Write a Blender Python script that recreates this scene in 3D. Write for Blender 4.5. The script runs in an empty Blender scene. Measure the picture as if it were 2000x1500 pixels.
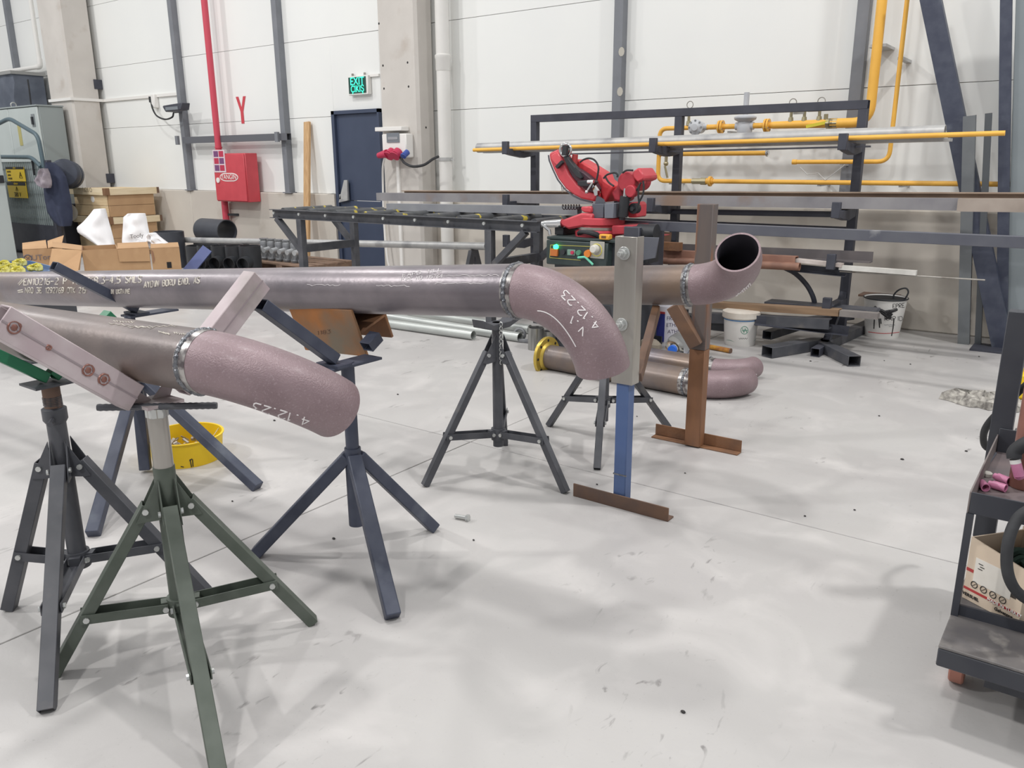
import bpy, bmesh, math, random
from math import sin, cos, pi, radians, sqrt, atan2
from mathutils import Vector, Matrix
from mathutils.bvhtree import BVHTree
random.seed(7)
SC = bpy.context.scene
COL = SC.collection
V = Vector

# ---------------------------------------------------------------- camera
FPX, PITCH, ROLL, YAW, EYE = 1580.09, radians(15.34), radians(-0.302), radians(126.383), 1.3
_f = V((cos(YAW) * cos(PITCH), sin(YAW) * cos(PITCH), -sin(PITCH)))
_r0 = V((sin(YAW), -cos(YAW), 0))
_u0 = _r0.cross(_f)
CR = _r0 * cos(ROLL) + _u0 * sin(ROLL)
CU = -_r0 * sin(ROLL) + _u0 * cos(ROLL)
CF = _f
CC = V((0, 0, EYE))
cam = bpy.data.cameras.new('camera')
cam.sensor_width = 36
cam.lens = FPX / 2000 * 36
cam.clip_start = 0.05
cam_o = bpy.data.objects.new('camera', cam)
COL.objects.link(cam_o)
cam_o.matrix_world = Matrix(((CR.x, CU.x, -CF.x, 0), (CR.y, CU.y, -CF.y, 0), (CR.z, CU.z, -CF.z, EYE), (0, 0, 0, 1)))
SC.camera = cam_o

# ---------------------------------------------------------------- world, lamps, exposure
SC.view_settings.view_transform = 'Standard'
SC.view_settings.look = 'None'
SC.view_settings.gamma = 1
SC.view_settings.use_curve_mapping = False
SC.view_settings.exposure = 0.12
wd = bpy.data.worlds.new('hall_light')
SC.world = wd
wd.use_nodes = True
wd.node_tree.nodes['Background'].inputs[0].default_value = (0.97, 0.98, 1.0, 1)
wd.node_tree.nodes['Background'].inputs[1].default_value = 0.52


def lamp(x, y, z, size, power, tilt=(0, 0)):
    l = bpy.data.lights.new('hall_or_fill_lamp', 'AREA')
    l.shape = 'DISK'
    l.size = size
    l.energy = power
    l.color = (1.0, 0.985, 0.965)
    o = bpy.data.objects.new('hall_or_fill_lamp', l)
    o.location = (x, y, z)
    o.rotation_euler = (tilt[0], tilt[1], 0)
    COL.objects.link(o)


lamp(2.2, 4.2, 6.8, 0.45, 210)
lamp(-0.6, -3.0, 6.8, 0.45, 190)
lamp(-2.4, 2.2, 6.8, 0.45, 110)  # fill lamp added to brighten the middle of the floor
lamp(-7.8, -2.8, 6.8, 0.45, 360)
lamp(-7.8, 3.0, 6.8, 0.45, 130)
lamp(-13.5, 1.5, 6.8, 0.45, 240)


# ---------------------------------------------------------------- pixel to world helpers (lens of the photograph)
def ray(x, y):
    return CF + CR * ((x - 1000) / FPX) - CU * ((y - 750) / FPX)


def A(x, y, Y):      # on the plane y = Y
    d = ray(x, y)
    return CC + d * ((Y - CC.y) / d.y)


def Z(x, y, z):      # on the level z
    d = ray(x, y)
    return CC + d * ((z - CC.z) / d.z)


def G(x, y):
    return Z(x, y, 0.0)


def Dp(x, y, d):     # at a distance along the view axis
    return CC + ray(x, y) * d


def X(x, y, X0):     # on the plane x = X0
    d = ray(x, y)
    return CC + d * ((X0 - CC.x) / d.x)


# ---------------------------------------------------------------- materials
def lin(c):
    return tuple((v / 255 / 12.92 if v / 255 <= 0.04045 else ((v / 255 + 0.055) / 1.055) ** 2.4) for v in c[:3]) + (1,)


def M(name, c1, c2=None, rough=0.5, metal=0.0, scale=9.0, detail=5.0, lo=0.35, hi=0.65, bump=0.0, bscale=None,
      c3=None, s3=3.0, lo3=0.55, hi3=0.7, emit=0.0, alpha=1.0, trans=0.0, spec=0.5, stretch=None, coat=0.0, ior=None):
    m = bpy.data.materials.new(name)
    m.use_nodes = True
    nt = m.node_tree
    N, L = nt.nodes, nt.links
    b = N['Principled BSDF']
    b.inputs['Roughness'].default_value = rough
    b.inputs['Metallic'].default_value = metal
    b.inputs['Specular IOR Level'].default_value = spec
    b.inputs['Coat Weight'].default_value = coat
    b.inputs['Coat Roughness'].default_value = 0.25
    b.inputs['Alpha'].default_value = alpha
    b.inputs['Transmission Weight'].default_value = trans
    if ior:
        b.inputs['IOR'].default_value = ior
    b.inputs['Base Color'].default_value = lin(c1)
    if emit:
        b.inputs['Emission Color'].default_value = lin(c1)
        b.inputs['Emission Strength'].default_value = emit
    if c2 or bump or c3:
        tc = N.new('ShaderNodeTexCoord')
        mp = N.new('ShaderNodeMapping')
        L.new(tc.outputs['Object'], mp.inputs['Vector'])
        if stretch:
            mp.inputs['Scale'].default_value = stretch

        def noise(s, d):
            n = N.new('ShaderNodeTexNoise')
            n.inputs['Scale'].default_value = s
            n.inputs['Detail'].default_value = d
            L.new(mp.outputs[0], n.inputs['Vector'])
            return n

        def ramp(src, a, bb):
            r = N.new('ShaderNodeMapRange')
            r.inputs['From Min'].default_value = a
            r.inputs['From Max'].default_value = bb
            L.new(src, r.inputs['Value'])
            return r.outputs[0]

        col = None
        if c2:
            n1 = noise(scale, detail)
            mx = N.new('ShaderNodeMix')
            mx.data_type = 'RGBA'
            mx.inputs['A'].default_value = lin(c1)
            mx.inputs['B'].default_value = lin(c2)
            L.new(ramp(n1.outputs['Fac'], lo, hi), mx.inputs['Factor'])
            col = mx.outputs['Result']
        if c3:
            n3 = noise(s3, 6.0)
            mx = N.new('ShaderNodeMix')
            mx.data_type = 'RGBA'
            if col:
                L.new(col, mx.inputs['A'])
            else:
                mx.inputs['A'].default_value = lin(c1)
            mx.inputs['B'].default_value = lin(c3)
            L.new(ramp(n3.outputs['Fac'], lo3, hi3), mx.inputs['Factor'])
            col = mx.outputs['Result']
        if col:
            L.new(col, b.inputs['Base Color'])
        if bump:
            nb = noise(bscale or scale * 4, 4.0)
            bp = N.new('ShaderNodeBump')
            bp.inputs['Strength'].default_value = bump
            bp.inputs['Distance'].default_value = 0.01
            L.new(nb.outputs['Fac'], bp.inputs['Height'])
            L.new(bp.outputs[0], b.inputs['Normal'])
    return m


navy = M('navy_paint', (58, 63, 80), (72, 77, 92), rough=0.5, scale=14, c3=(108, 114, 124), s3=5, lo3=0.62, hi3=0.8)
black_steel = M('black_steel', (68, 70, 76), (84, 85, 90), rough=0.5, scale=10, c3=(112, 108, 104), s3=6, lo3=0.62, hi3=0.8)
olive = M('olive_paint', (76, 84, 75), (90, 97, 89), rough=0.5, scale=12, c3=(120, 124, 116), s3=9, lo3=0.68, hi3=0.85)
rackgrey = M('rack_grey_paint', (58, 60, 70), (68, 70, 80), rough=0.55, scale=8)
postgrey = M('post_grey_paint', (118, 121, 127), (126, 129, 135), rough=0.6, scale=6)
primer = M('pink_grey_primer', (176, 160, 164), (190, 178, 180), rough=0.45, scale=12, c3=(150, 142, 138), s3=5)
bare = M('bare_steel', (158, 154, 148), (176, 172, 166), rough=0.35, metal=0.6, scale=10, c3=(120, 112, 104), s3=7, stretch=(1, 1, .15))
zinc = M('zinc_bolt', (200, 202, 200), rough=0.3, metal=0.7)
chrome = M('chrome', (215, 215, 215), rough=0.15, metal=1.0)
galv = M('galvanised', (178, 178, 178), (190, 190, 188), rough=0.45, metal=0.3, scale=14, c3=(150, 150, 152), s3=5)
mill = M('mill_scale', (138, 130, 134), (114, 108, 113), rough=0.36, metal=0.45, scale=5, c3=(132, 114, 100), s3=2.2, lo3=0.55, hi3=0.75, bump=0.08, bscale=60, coat=0.15)
mill_rusty = M('mill_scale_rust', (122, 111, 107), (98, 90, 89), rough=0.42, metal=0.35, scale=5, c3=(132, 112, 96), s3=3.0, lo3=0.5, hi3=0.72, bump=0.08, bscale=60, coat=0.1)
elbowm = M('elbow_brown', (146, 126, 130), (134, 114, 118), rough=0.42, metal=0.2, scale=9, c3=(158, 140, 144), s3=170, lo3=0.56, hi3=0.74, bump=0.22, bscale=260, coat=0.1)
weldm = M('weld_bead', (140, 142, 146), (98, 100, 106), rough=0.3, metal=0.8, scale=60, bump=0.6, bscale=90)
ground = M('ground_bright_steel', (176, 173, 170), (104, 97, 98), rough=0.3, metal=0.7, scale=38, lo=0.42, hi=0.6)
rust = M('rust', (136, 96, 66), (112, 82, 62), rough=0.75, scale=9, c3=(160, 110, 68), s3=4, bump=0.15, bscale=70)
rust_dark = M('rust_dark', (98, 80, 72), (120, 92, 74), rough=0.7, scale=9, c3=(140, 104, 76), s3=4)
rust_plate = M('rust_orange_plate', (176, 116, 66), (150, 104, 66), rough=0.8, scale=9, c3=(128, 116, 100), s3=3.4, lo3=0.5, hi3=0.64)
blue_paint = M('blue_paint', (74, 96, 140), (82, 104, 146), rough=0.5, scale=5)
gas = M('gas_yellow', (242, 186, 80), (236, 178, 74), rough=0.45, scale=8)
red = M('red_paint', (206, 76, 86), (198, 70, 80), rough=0.4, scale=7)
redp = M('red_pipe_paint', (200, 72, 90), rough=0.45)
darkred = M('dark_red_casting', (182, 56, 68), (162, 48, 60), rough=0.45, scale=10)
white = M('white_plastic', (232, 230, 226), rough=0.5)
offwhite = M('offwhite_pvc', (220, 218, 214), (226, 224, 220), rough=0.5, scale=4)
blackp = M('black_plastic', (40, 42, 46), (48, 50, 54), rough=0.5, scale=8)
darkpvc = M('charcoal_pvc', (62, 65, 72), (70, 73, 80), rough=0.45, scale=6)
rubber = M('black_rubber', (38, 39, 42), (50, 51, 54), rough=0.7, scale=20)
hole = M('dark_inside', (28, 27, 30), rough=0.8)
card = M('cardboard', (186, 150, 112), (176, 140, 104), rough=0.85, scale=5, c3=(196, 162, 124), s3=2)
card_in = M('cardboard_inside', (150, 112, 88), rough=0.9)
wood = M('pale_plywood', (222, 200, 162), (212, 186, 146), rough=0.7, scale=4, stretch=(1, 1, 12), bump=0.05)
woodend = M('pale_batten', (230, 214, 182), (220, 202, 166), rough=0.7, scale=4, stretch=(1, 1, 9))
plankm = M('rough_pine', (206, 170, 126), (184, 146, 104), rough=0.8, scale=6, stretch=(9, 9, .8))
palletm = M('pallet_wood', (150, 124, 104), (126, 104, 90), rough=0.85, scale=8)
bagm = M('white_film', (238, 238, 240), rough=0.35, alpha=1.0, trans=0.0)
concrete = M('cast_concrete', (206, 201, 195), (196, 191, 185), rough=0.85, scale=2.0, c3=(182, 172, 162), s3=3.5, lo3=0.58, hi3=0.8, bump=0.08, bscale=40)
plinthm = M('plinth_concrete', (202, 196, 186), (194, 187, 178), rough=0.85, scale=1.6, c3=(178, 169, 158), s3=2.6, lo3=0.56, hi3=0.78, bump=0.1, bscale=30)
panelm = M('white_wall_panel', (236, 237, 234), (232, 233, 231), rough=0.55, scale=0.8)
doorm = M('door_blue_grey', (58, 68, 90), (64, 74, 96), rough=0.5, scale=3)
castm = M('grey_casting', (150, 152, 154), (120, 122, 126), rough=0.45, metal=0.3, scale=20)
valvegrey = M('grey_valve_paint', (196, 198, 202), (186, 188, 192), rough=0.45, scale=12)
brass = M('brass_nickel', (170, 160, 130), rough=0.3, metal=0.7)
greyp = M('cabinet_grey', (188, 196, 194), (182, 190, 188), rough=0.5, scale=2)
greyd = M('cabinet_side_grey', (150, 158, 158), rough=0.55)
teal = M('teal_tube_paint', (78, 96, 104), rough=0.45)
jacketm = M('navy_cloth', (50, 56, 76), (42, 48, 68), rough=0.9, scale=9)
bagcloth = M('grey_cloth', (150, 142, 148), (130, 122, 130), rough=0.9, scale=14)
yellow = M('yellow_plastic', (236, 200, 30), (228, 190, 28), rough=0.45, scale=10)
yellow_sign = M('yellow_sign', (222, 190, 44), rough=0.5)
inkblack = M('black_ink', (34, 34, 36), rough=0.6)
chalk = M('white_chalk', (236, 232, 232), rough=0.9)
stencil = M('cream_stencil', (214, 208, 196), (168, 162, 156), rough=0.8, scale=30)
inkblue = M('blue_ink', (52, 58, 132), rough=0.6)
inkgreen = M('green_ink', (64, 136, 112), rough=0.6)
inkred = M('red_ink', (176, 58, 58), rough=0.6)
pinkc = M('pink_ceramic', (206, 134, 168), (196, 122, 156), rough=0.35, scale=14)
panelblack = M('panel_black_green', (44, 56, 56), (52, 64, 64), rough=0.5, scale=7)
green_led = M('green_lamp', (40, 255, 120), emit=6.0)
exit_green = M('exit_sign_glow', (60, 240, 190), emit=1.3)
exit_dark = M('exit_sign_face', (24, 70, 62), rough=0.4)
greenp = M('green_paint', (40, 120, 84), (34, 104, 74), rough=0.45, scale=8)
tapegreen = M('mint_green', (110, 200, 170), rough=0.5)
orange = M('orange_button', (222, 130, 50), rough=0.35)
copper = M('copper_brown', (150, 104, 92), (122, 84, 76), rough=0.4, metal=0.3, scale=10)
cartm = M('cart_black', (50, 52, 60), (60, 62, 68), rough=0.5, scale=9)
cartdeck = M('cart_worn_deck', (112, 108, 106), (84, 82, 84), rough=0.5, scale=8, c3=(134, 130, 126), s3=14)
wheelm = M('caster_rubber_brown', (170, 116, 100), (150, 100, 88), rough=0.6, scale=12)
clearp = M('clear_bottle', (244, 248, 248), rough=0.08, trans=1.0, ior=1.2, spec=0.5)
bluecap = M('blue_cap', (52, 110, 214), rough=0.4)
ragm = M('fold_shaded_rag', (186, 182, 174), (112, 108, 104), rough=0.95, scale=34, bump=.5, bscale=40)  # darker second tone stands in for shade in the folds
scrapm = M('metal_scrap', (190, 184, 176), (120, 112, 106), rough=0.4, metal=0.5, scale=40)
glassdark = M('grey_window', (120, 126, 132), rough=0.15)
redsock = M('red_socket', (190, 50, 84), rough=0.45)
bluesock = M('blue_socket', (60, 84, 160), rough=0.45)
beamgrey = M('channel_grey', (146, 144, 146), (130, 128, 132), rough=0.5, scale=5, c3=(142, 122, 108), s3=2.5)
tubegrey = M('tube_dark_grey', (86, 88, 98), (96, 98, 106), rough=0.5, scale=6, c3=(150, 150, 152), s3=4, lo3=0.7, hi3=0.78)
debrism = M('dark_crumb', (52, 50, 50), rough=0.8)


def floor_material():
    m = bpy.data.materials.new('power_floated_concrete')
    m.use_nodes = True
    nt = m.node_tree
    N, L = nt.nodes, nt.links
    b = N['Principled BSDF']
    geo = N.new('ShaderNodeNewGeometry')

    def noise(s, d, st=(1, 1, 1), rot=0.0, dist=0.0):
        mp = N.new('ShaderNodeMapping')
        mp.inputs['Scale'].default_value = st
        mp.inputs['Rotation'].default_value = (0, 0, rot)
        L.new(geo.outputs['Position'], mp.inputs['Vector'])
        n = N.new('ShaderNodeTexNoise')
        n.inputs['Scale'].default_value = s
        n.inputs['Detail'].default_value = d
        n.inputs['Distortion'].default_value = dist
        L.new(mp.outputs[0], n.inputs['Vector'])
        return n.outputs['Fac']

    def rng(src, a, bb, c=0.0, d=1.0):
        r = N.new('ShaderNodeMapRange')
        for k, v in (('From Min', a), ('From Max', bb), ('To Min', c), ('To Max', d)):
            r.inputs[k].default_value = v
        L.new(src, r.inputs['Value'])
        return r.outputs[0]

    def mix(a, bcol, fac):
        mx = N.new('ShaderNodeMix')
        mx.data_type = 'RGBA'
        if isinstance(a, tuple):
            mx.inputs['A'].default_value = a
        else:
            L.new(a, mx.inputs['A'])
        mx.inputs['B'].default_value = bcol
        L.new(fac, mx.inputs['Factor'])
        return mx.outputs['Result']

    def mul(a, b2):
        mm = N.new('ShaderNodeMath')
        mm.operation = 'MULTIPLY'
        L.new(a, mm.inputs[0])
        L.new(b2, mm.inputs[1])
        return mm.outputs[0]

    c = mix(lin((182, 180, 178)), lin((174, 171, 170)), rng(noise(1.1, 6), 0.38, 0.66))
    c = mix(c, lin((194, 191, 189)), rng(noise(3.2, 7, dist=.6), 0.5, 0.72))
    c = mix(c, lin((160, 157, 156)), mul(rng(noise(0.9, 3), 0.5, 0.65), rng(noise(5, 9, (1, .6, 1), 0.6, 0.3), 0.54, 0.78)))
    c = mix(c, lin((132, 129, 128)), mul(rng(noise(1.6, 2), 0.52, 0.62), rng(noise(26, 9, (1, .4, 1), 0.9, 0.9), 0.63, 0.73)))
    c = mix(c, lin((150, 147, 145)), rng(noise(90, 3), 0.66, 0.78, 0, .5))
    L.new(c, b.inputs['Base Color'])
    L.new(rng(noise(2.5, 5), 0.3, 0.7, 0.34, 0.55), b.inputs['Roughness'])
    b.inputs['Specular IOR Level'].default_value = 0.4
    bp = N.new('ShaderNodeBump')
    bp.inputs['Strength'].default_value = 0.06
    bp.inputs['Distance'].default_value = 0.01
    L.new(noise(60, 6), bp.inputs['Height'])
    L.new(bp.outputs[0], b.inputs['Normal'])
    return m


floorm = floor_material()


# ---------------------------------------------------------------- mesh building
class MB:
    def __init__(s):
        s.v, s.f, s.sm, s.mi = [], [], [], []
        s.cur = 0

    def add(s, vs, fs, smooth=False):
        o = len(s.v)
        s.v += [V(v) for v in vs]
        for f in fs:
            s.f.append([i + o for i in f])
            s.sm.append(smooth)
            s.mi.append(s.cur)
        return s

    def box(s, lo, hi):
        x0, y0, z0 = lo
        x1, y1, z1 = hi
        return s.add([(x0, y0, z0), (x1, y0, z0), (x1, y1, z0), (x0, y1, z0), (x0, y0, z1), (x1, y0, z1), (x1, y1, z1), (x0, y1, z1)],
                     [(0, 3, 2, 1), (4, 5, 6, 7), (0, 1, 5, 4), (1, 2, 6, 5), (2, 3, 7, 6), (3, 0, 4, 7)])

    def hexa(s, p):   # eight corners, bottom ring then top ring
        return s.add(p, [(0, 3, 2, 1), (4, 5, 6, 7), (0, 1, 5, 4), (1, 2, 6, 5), (2, 3, 7, 6), (3, 0, 4, 7)])

    def prof(s, pts, p, q, up=(0, 0, 1), smooth=False):   # closed outline swept straight from p to q
        p, q = V(p), V(q)
        d, sd, u = frame(p, q, up)
        n = len(pts)
        vs = [p + sd * a + u * b for a, b in pts] + [q + sd * a + u * b for a, b in pts]
        fs = [(i, (i + 1) % n, n + (i + 1) % n, n + i) for i in range(n)]
        s.add(vs, fs, smooth)
        return s.add(vs, [tuple(range(n))[::-1], tuple(range(n, 2 * n))])

    def bar(s, p, q, w, h, up=(0, 0, 1)):
        w, h = w / 2, h / 2
        return s.prof([(-w, -h), (w, -h), (w, h), (-w, h)], p, q, up)

    def hollow(s, p, q, w, h, t, up=(0, 0, 1)):   # open rectangular tube
        p, q = V(p), V(q)
        d, sd, u = frame(p, q, up)

        def ring(c, a, b):
            return [c - sd * a - u * b, c + sd * a - u * b, c + sd * a + u * b, c - sd * a + u * b]
        a, b = w / 2, h / 2
        vs = ring(p, a, b) + ring(q, a, b) + ring(p, a - t, b - t) + ring(q, a - t, b - t)
        fs = []
        for i in range(4):
            j = (i + 1) % 4
            fs += [(i, j, 4 + j, 4 + i), (8 + j, 8 + i, 12 + i, 12 + j), (j, i, 8 + i, 8 + j), (4 + i, 4 + j, 12 + j, 12 + i)]
        return s.add(vs, fs)

    def cyl(s, p, q, r, r2=None, n=16, caps=True):
        p, q = V(p), V(q)
        r2 = r if r2 is None else r2
        d, sd, u = frame(p, q)
        vs = [p + (sd * cos(2 * pi * i / n) + u * sin(2 * pi * i / n)) * r for i in range(n)]
        vs += [q + (sd * cos(2 * pi * i / n) + u * sin(2 * pi * i / n)) * r2 for i in range(n)]
        s.add(vs, [(i, (i + 1) % n, n + (i + 1) % n, n + i) for i in range(n)], True)
        if caps:
            s.add(vs, [tuple(range(n))[::-1], tuple(range(n, 2 * n))])
        return s

    def rings(s, rs, closed=False, smooth=True):
        n = len(rs[0])
        vs = [v for r in rs for v in r]
        k = len(rs)
        fs = []
        for a in range(k if closed else k - 1):
            b = (a + 1) % k
            fs += [(a * n + i, a * n + (i + 1) % n, b * n + (i + 1) % n, b * n + i) for i in range(n)]
        return s.add(vs, fs, smooth)

    def tube(s, path, r, n=10, caps=True, rad=None):
        path = [V(p) for p in path]
        fr = frames(path)
        rs = []
        for k, (p, (sd, u)) in enumerate(zip(path, fr)):
            rr = rad[k] if rad else r
            rs.append([p + (sd * cos(2 * pi * i / n) + u * sin(2 * pi * i / n)) * rr for i in range(n)])
        s.rings(rs)
        if caps:
            s.add(rs[0], [tuple(range(n))[::-1]])
            s.add(rs[-1], [tuple(range(n))])
        return s

    def pipe(s, path, ro, ri, n=32, inner=0):    # hollow round pipe along a path, open at both ends
        path = [V(p) for p in path]
        fr = frames(path)

        def R(r):
            return [[p + (sd * cos(2 * pi * i / n) + u * sin(2 * pi * i / n)) * r for i in range(n)] for p, (sd, u) in zip(path, fr)]
        o, i_ = R(ro), R(ri)
        s.rings(o)
        s.cur = inner
        s.rings([r[::-1] for r in i_])
        s.cur = 0
        s.rings([i_[0], o[0]], smooth=False)
        s.rings([o[-1], i_[-1]], smooth=False)
        return s

    def lathe(s, prof, c=(0, 0, 0), n=24, axis=(0, 0, 1)):
        c = V(c)
        d, sd, u = frame(c, c + V(axis))
        rs = [[c + d * z + (sd * cos(2 * pi * i / n) + u * sin(2 * pi * i / n)) * r for i in range(n)] for r, z in prof]
        s.rings(rs)
        if prof[0][0] > 1e-4:
            s.add(rs[0], [tuple(range(n))[::-1]])
        if prof[-1][0] > 1e-4:
            s.add(rs[-1], [tuple(range(n))])
        return s

    def torus(s, c, axis, R, r, n=28, m=10, jit=0.0):
        c = V(c)
        d, sd, u = frame(c, c + V(axis))
        rs = []
        for i in range(n):
            a = 2 * pi * i / n
            o = sd * cos(a) + u * sin(a)
            rr = r * (1 + jit * random.uniform(-1, 1))
            rs.append([c + o * (R + rr * cos(2 * pi * j / m)) + d * rr * sin(2 * pi * j / m) for j in range(m)])
        return s.rings(rs, closed=True)

    def plate(s, pts, t):    # flat outline given as points, thickened by vector t
        pts = [V(p) for p in pts]
        t = V(t)
        n = len(pts)
        nrm = V((0, 0, 0))
        for i in range(n):
            nrm += pts[i].cross(pts[(i + 1) % n])
        if nrm.dot(t) < 0:
            pts = pts[::-1]
        vs = pts + [p + t for p in pts]
        return s.add(vs, [tuple(range(n))[::-1], tuple(range(n, 2 * n))] + [(i, (i + 1) % n, n + (i + 1) % n, n + i) for i in range(n)])

    def ball(s, c, r, n=14, m=8, sc=(1, 1, 1)):
        c = V(c)
        rs = []
        for j in range(m + 1):
            t = -pi / 2 + pi * j / m
            rr = max(cos(t), 0.02) * r
            rs.append([c + V((cos(2 * pi * i / n) * rr * sc[0], sin(2 * pi * i / n) * rr * sc[1], sin(t) * r * sc[2])) for i in range(n)])
        return s.rings(rs)


def frame(p, q, up=(0, 0, 1)):
    d = (V(q) - V(p)).normalized()
    up = V(up)
    if abs(d.dot(up.normalized())) > 0.985:
        up = V((0, 1, 0)) if abs(d.y) < 0.9 else V((1, 0, 0))
    sd = d.cross(up).normalized()
    return d, sd, sd.cross(d)


def frames(path):
    out = []
    d, sd, u = frame(path[0], path[1])
    for i in range(len(path)):
        a = path[max(i - 1, 0)]
        b = path[min(i + 1, len(path) - 1)]
        t = (b - a).normalized()
        sd = (sd - t * sd.dot(t)).normalized()
        out.append((sd, t.cross(sd)))
    return out


def smooth_path(pts, k=6):    # Catmull-Rom through the points
    pts = [V(p) for p in pts]
    P = [pts[0] * 2 - pts[1]] + pts + [pts[-1] * 2 - pts[-2]]
    out = []
    for i in range(1, len(P) - 2):
        a, b, c, d = P[i - 1:i + 3]
        for j in range(k):
            t = j / k
            out.append(0.5 * ((2 * b) + (c - a) * t + (2 * a - 5 * b + 4 * c - d) * t * t + (3 * b - a - 3 * c + d) * t ** 3))
    out.append(pts[-1])
    return out


def round_path(pts, r, k=5):   # polyline with its corners rounded
    pts = [V(p) for p in pts]
    out = [pts[0]]
    for a, b, c in zip(pts, pts[1:], pts[2:]):
        d1, d2 = (a - b), (c - b)
        rr = min(r, d1.length * .45, d2.length * .45)
        p, q = b + d1.normalized() * rr, b + d2.normalized() * rr
        for j in range(k + 1):
            t = j / k
            out.append(p * (1 - t) ** 2 + b * 2 * t * (1 - t) + q * t * t)
    out.append(pts[-1])
    return out


def mesh_of(name, mb, mats, off=None):
    me = bpy.data.meshes.new(name)
    off = V(off) if off is not None else V((0, 0, 0))
    me.from_pydata([tuple(v - off) for v in mb.v], [], mb.f)
    me.polygons.foreach_set('use_smooth', mb.sm)
    for m in (mats if isinstance(mats, (list, tuple)) else [mats]):
        me.materials.append(m)
    me.polygons.foreach_set('material_index', mb.mi)
    me.validate()
    bm = bmesh.new()
    bm.from_mesh(me)
    bmesh.ops.remove_doubles(bm, verts=bm.verts, dist=1e-6)
    bmesh.ops.recalc_face_normals(bm, faces=bm.faces)
    bm.to_mesh(me)
    bm.free()
    me.set_sharp_from_angle(angle=radians(38))
    me.update()
    return me


def tag(o, label=None, cat=None, group=None, kind=None):
    for k, v in (('label', label), ('category', cat), ('group', group), ('kind', kind)):
        if v:
            o[k] = v
    return o


def thing(name, label, cat, loc, group=None):
    o = bpy.data.objects.new(name, None)
    o.empty_display_size = 0.05
    COL.objects.link(o)
    o.location = V(loc)
    return tag(o, label, cat, group)


def base_of(o):
    p = V((0, 0, 0))
    while o:
        p += o.location
        o = o.parent
    return p


def part(par, name, mb, mat, label=None, bevel=0.0, kind=None, seg=1):
    me = mesh_of(name, mb, mat, base_of(par))
    o = bpy.data.objects.new(name, me)
    COL.objects.link(o)
    o.parent = par
    if bevel:
        add_bevel(o, bevel, seg)
    return tag(o, label, kind=kind)


def add_bevel(o, w, seg=1):
    b = o.modifiers.new('bevel', 'BEVEL')
    b.width = w
    b.segments = seg
    b.limit_method = 'ANGLE'
    b.angle_limit = radians(50)


def solo(name, label, cat, mb, mat, loc=None, group=None, kind=None, bevel=0.0):    # a thing that is one mesh
    if loc is None:
        n = len(mb.v)
        loc = V((sum(v.x for v in mb.v) / n, sum(v.y for v in mb.v) / n, min(v.z for v in mb.v)))
    o = bpy.data.objects.new(name, mesh_of(name, mb, mat, loc))
    o.location = loc
    COL.objects.link(o)
    if bevel:
        add_bevel(o, bevel)
    return tag(o, label, cat, group, kind)


def dup(root, loc, label=None, rotz=None):
    r = root.copy()
    COL.objects.link(r)
    r.location = V(loc)
    if rotz is not None:
        r.rotation_euler = (0, 0, rotz)
    if label:
        r['label'] = label
    for ch in list(root.children):
        k = ch.copy()
        COL.objects.link(k)
        k.parent = r
        for g in list(ch.children):
            d = g.copy()
            COL.objects.link(d)
            d.parent = k
    return r


def lettering(par, name, txt, size, pos, right, up, mat, align='CENTER', depth=0.0008, label=None, squash=1.0):
    cu = bpy.data.curves.new('letters', 'FONT')
    cu.body = txt
    cu.size = size
    cu.align_x = align
    cu.align_y = 'CENTER'
    cu.extrude = depth
    tmp = bpy.data.objects.new('letters', cu)
    COL.objects.link(tmp)
    dg = bpy.context.evaluated_depsgraph_get()
    me = bpy.data.meshes.new_from_object(tmp.evaluated_get(dg))
    bpy.data.objects.remove(tmp)
    r, u = V(right).normalized(), V(up).normalized()
    n = r.cross(u)
    off = V(pos) - base_of(par)
    for v in me.vertices:
        c = v.co.copy()
        v.co = off + r * c.x * squash + u * c.y + n * (c.z + depth)
    me.materials.clear()
    me.materials.append(mat)
    o = bpy.data.objects.new(name, me)
    COL.objects.link(o)
    o.parent = par
    return tag(o, label)


def cloth_rows(rows, d, t, amp, seed, folds=3.0, nu=22, nv=26):
    """Soft sheet body from pixel rows (y, x left, x right): bulging front with slanting folds, closed at the back."""
    random.seed(seed)
    ph = [random.uniform(0, 6.28) for _ in range(4)]
    FHd = V((CF.x, CF.y, 0)).normalized()
    y0, y1 = rows[0][0], rows[-1][0]
    front, back = [], []
    for j in range(nv + 1):
        v = j / nv
        y = y0 + (y1 - y0) * v
        k = max(i for i in range(len(rows) - 1) if rows[i][0] <= y + 1e-6)
        a, b = rows[k], rows[k + 1]
        s = (y - a[0]) / (b[0] - a[0])
        xl, xr = a[1] + (b[1] - a[1]) * s, a[2] + (b[2] - a[2]) * s
        fr, bk = [], []
        for i in range(nu + 1):
            u = i / nu
            e = sin(pi * u) ** .55
            w = sin(u * folds * 6.28 + v * 5 + ph[0]) * .6 + sin(u * folds * 9.7 - v * 7 + ph[1]) * .3 + sin(v * 17 + u * 4 + ph[2]) * .25
            p = Dp(xl + (xr - xl) * u, y + sin(u * 7 + ph[3]) * .8 * (0 < v < 1), d)
            fr.append(p - FHd * (t * e + amp * w * e))
            bk.append(p + FHd * (t * e * .8))
        front.append(fr)
        back.append(bk)
    m = MB()
    n = nu + 1
    for g, flip in ((front, False), (back, True)):
        vs = [p for r in g for p in r]
        m.add(vs, [((j * n + i, j * n + i + 1, (j + 1) * n + i + 1, (j + 1) * n + i) if flip else (j * n + i, (j + 1) * n + i, (j + 1) * n + i + 1, j * n + i + 1)) for j in range(nv) for i in range(nu)], True)
    for j in (0, nv):
        m.add(front[j] + back[j], [(i, i + 1, n + i + 1, n + i) for i in range(nu)], True)
    return m


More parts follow.
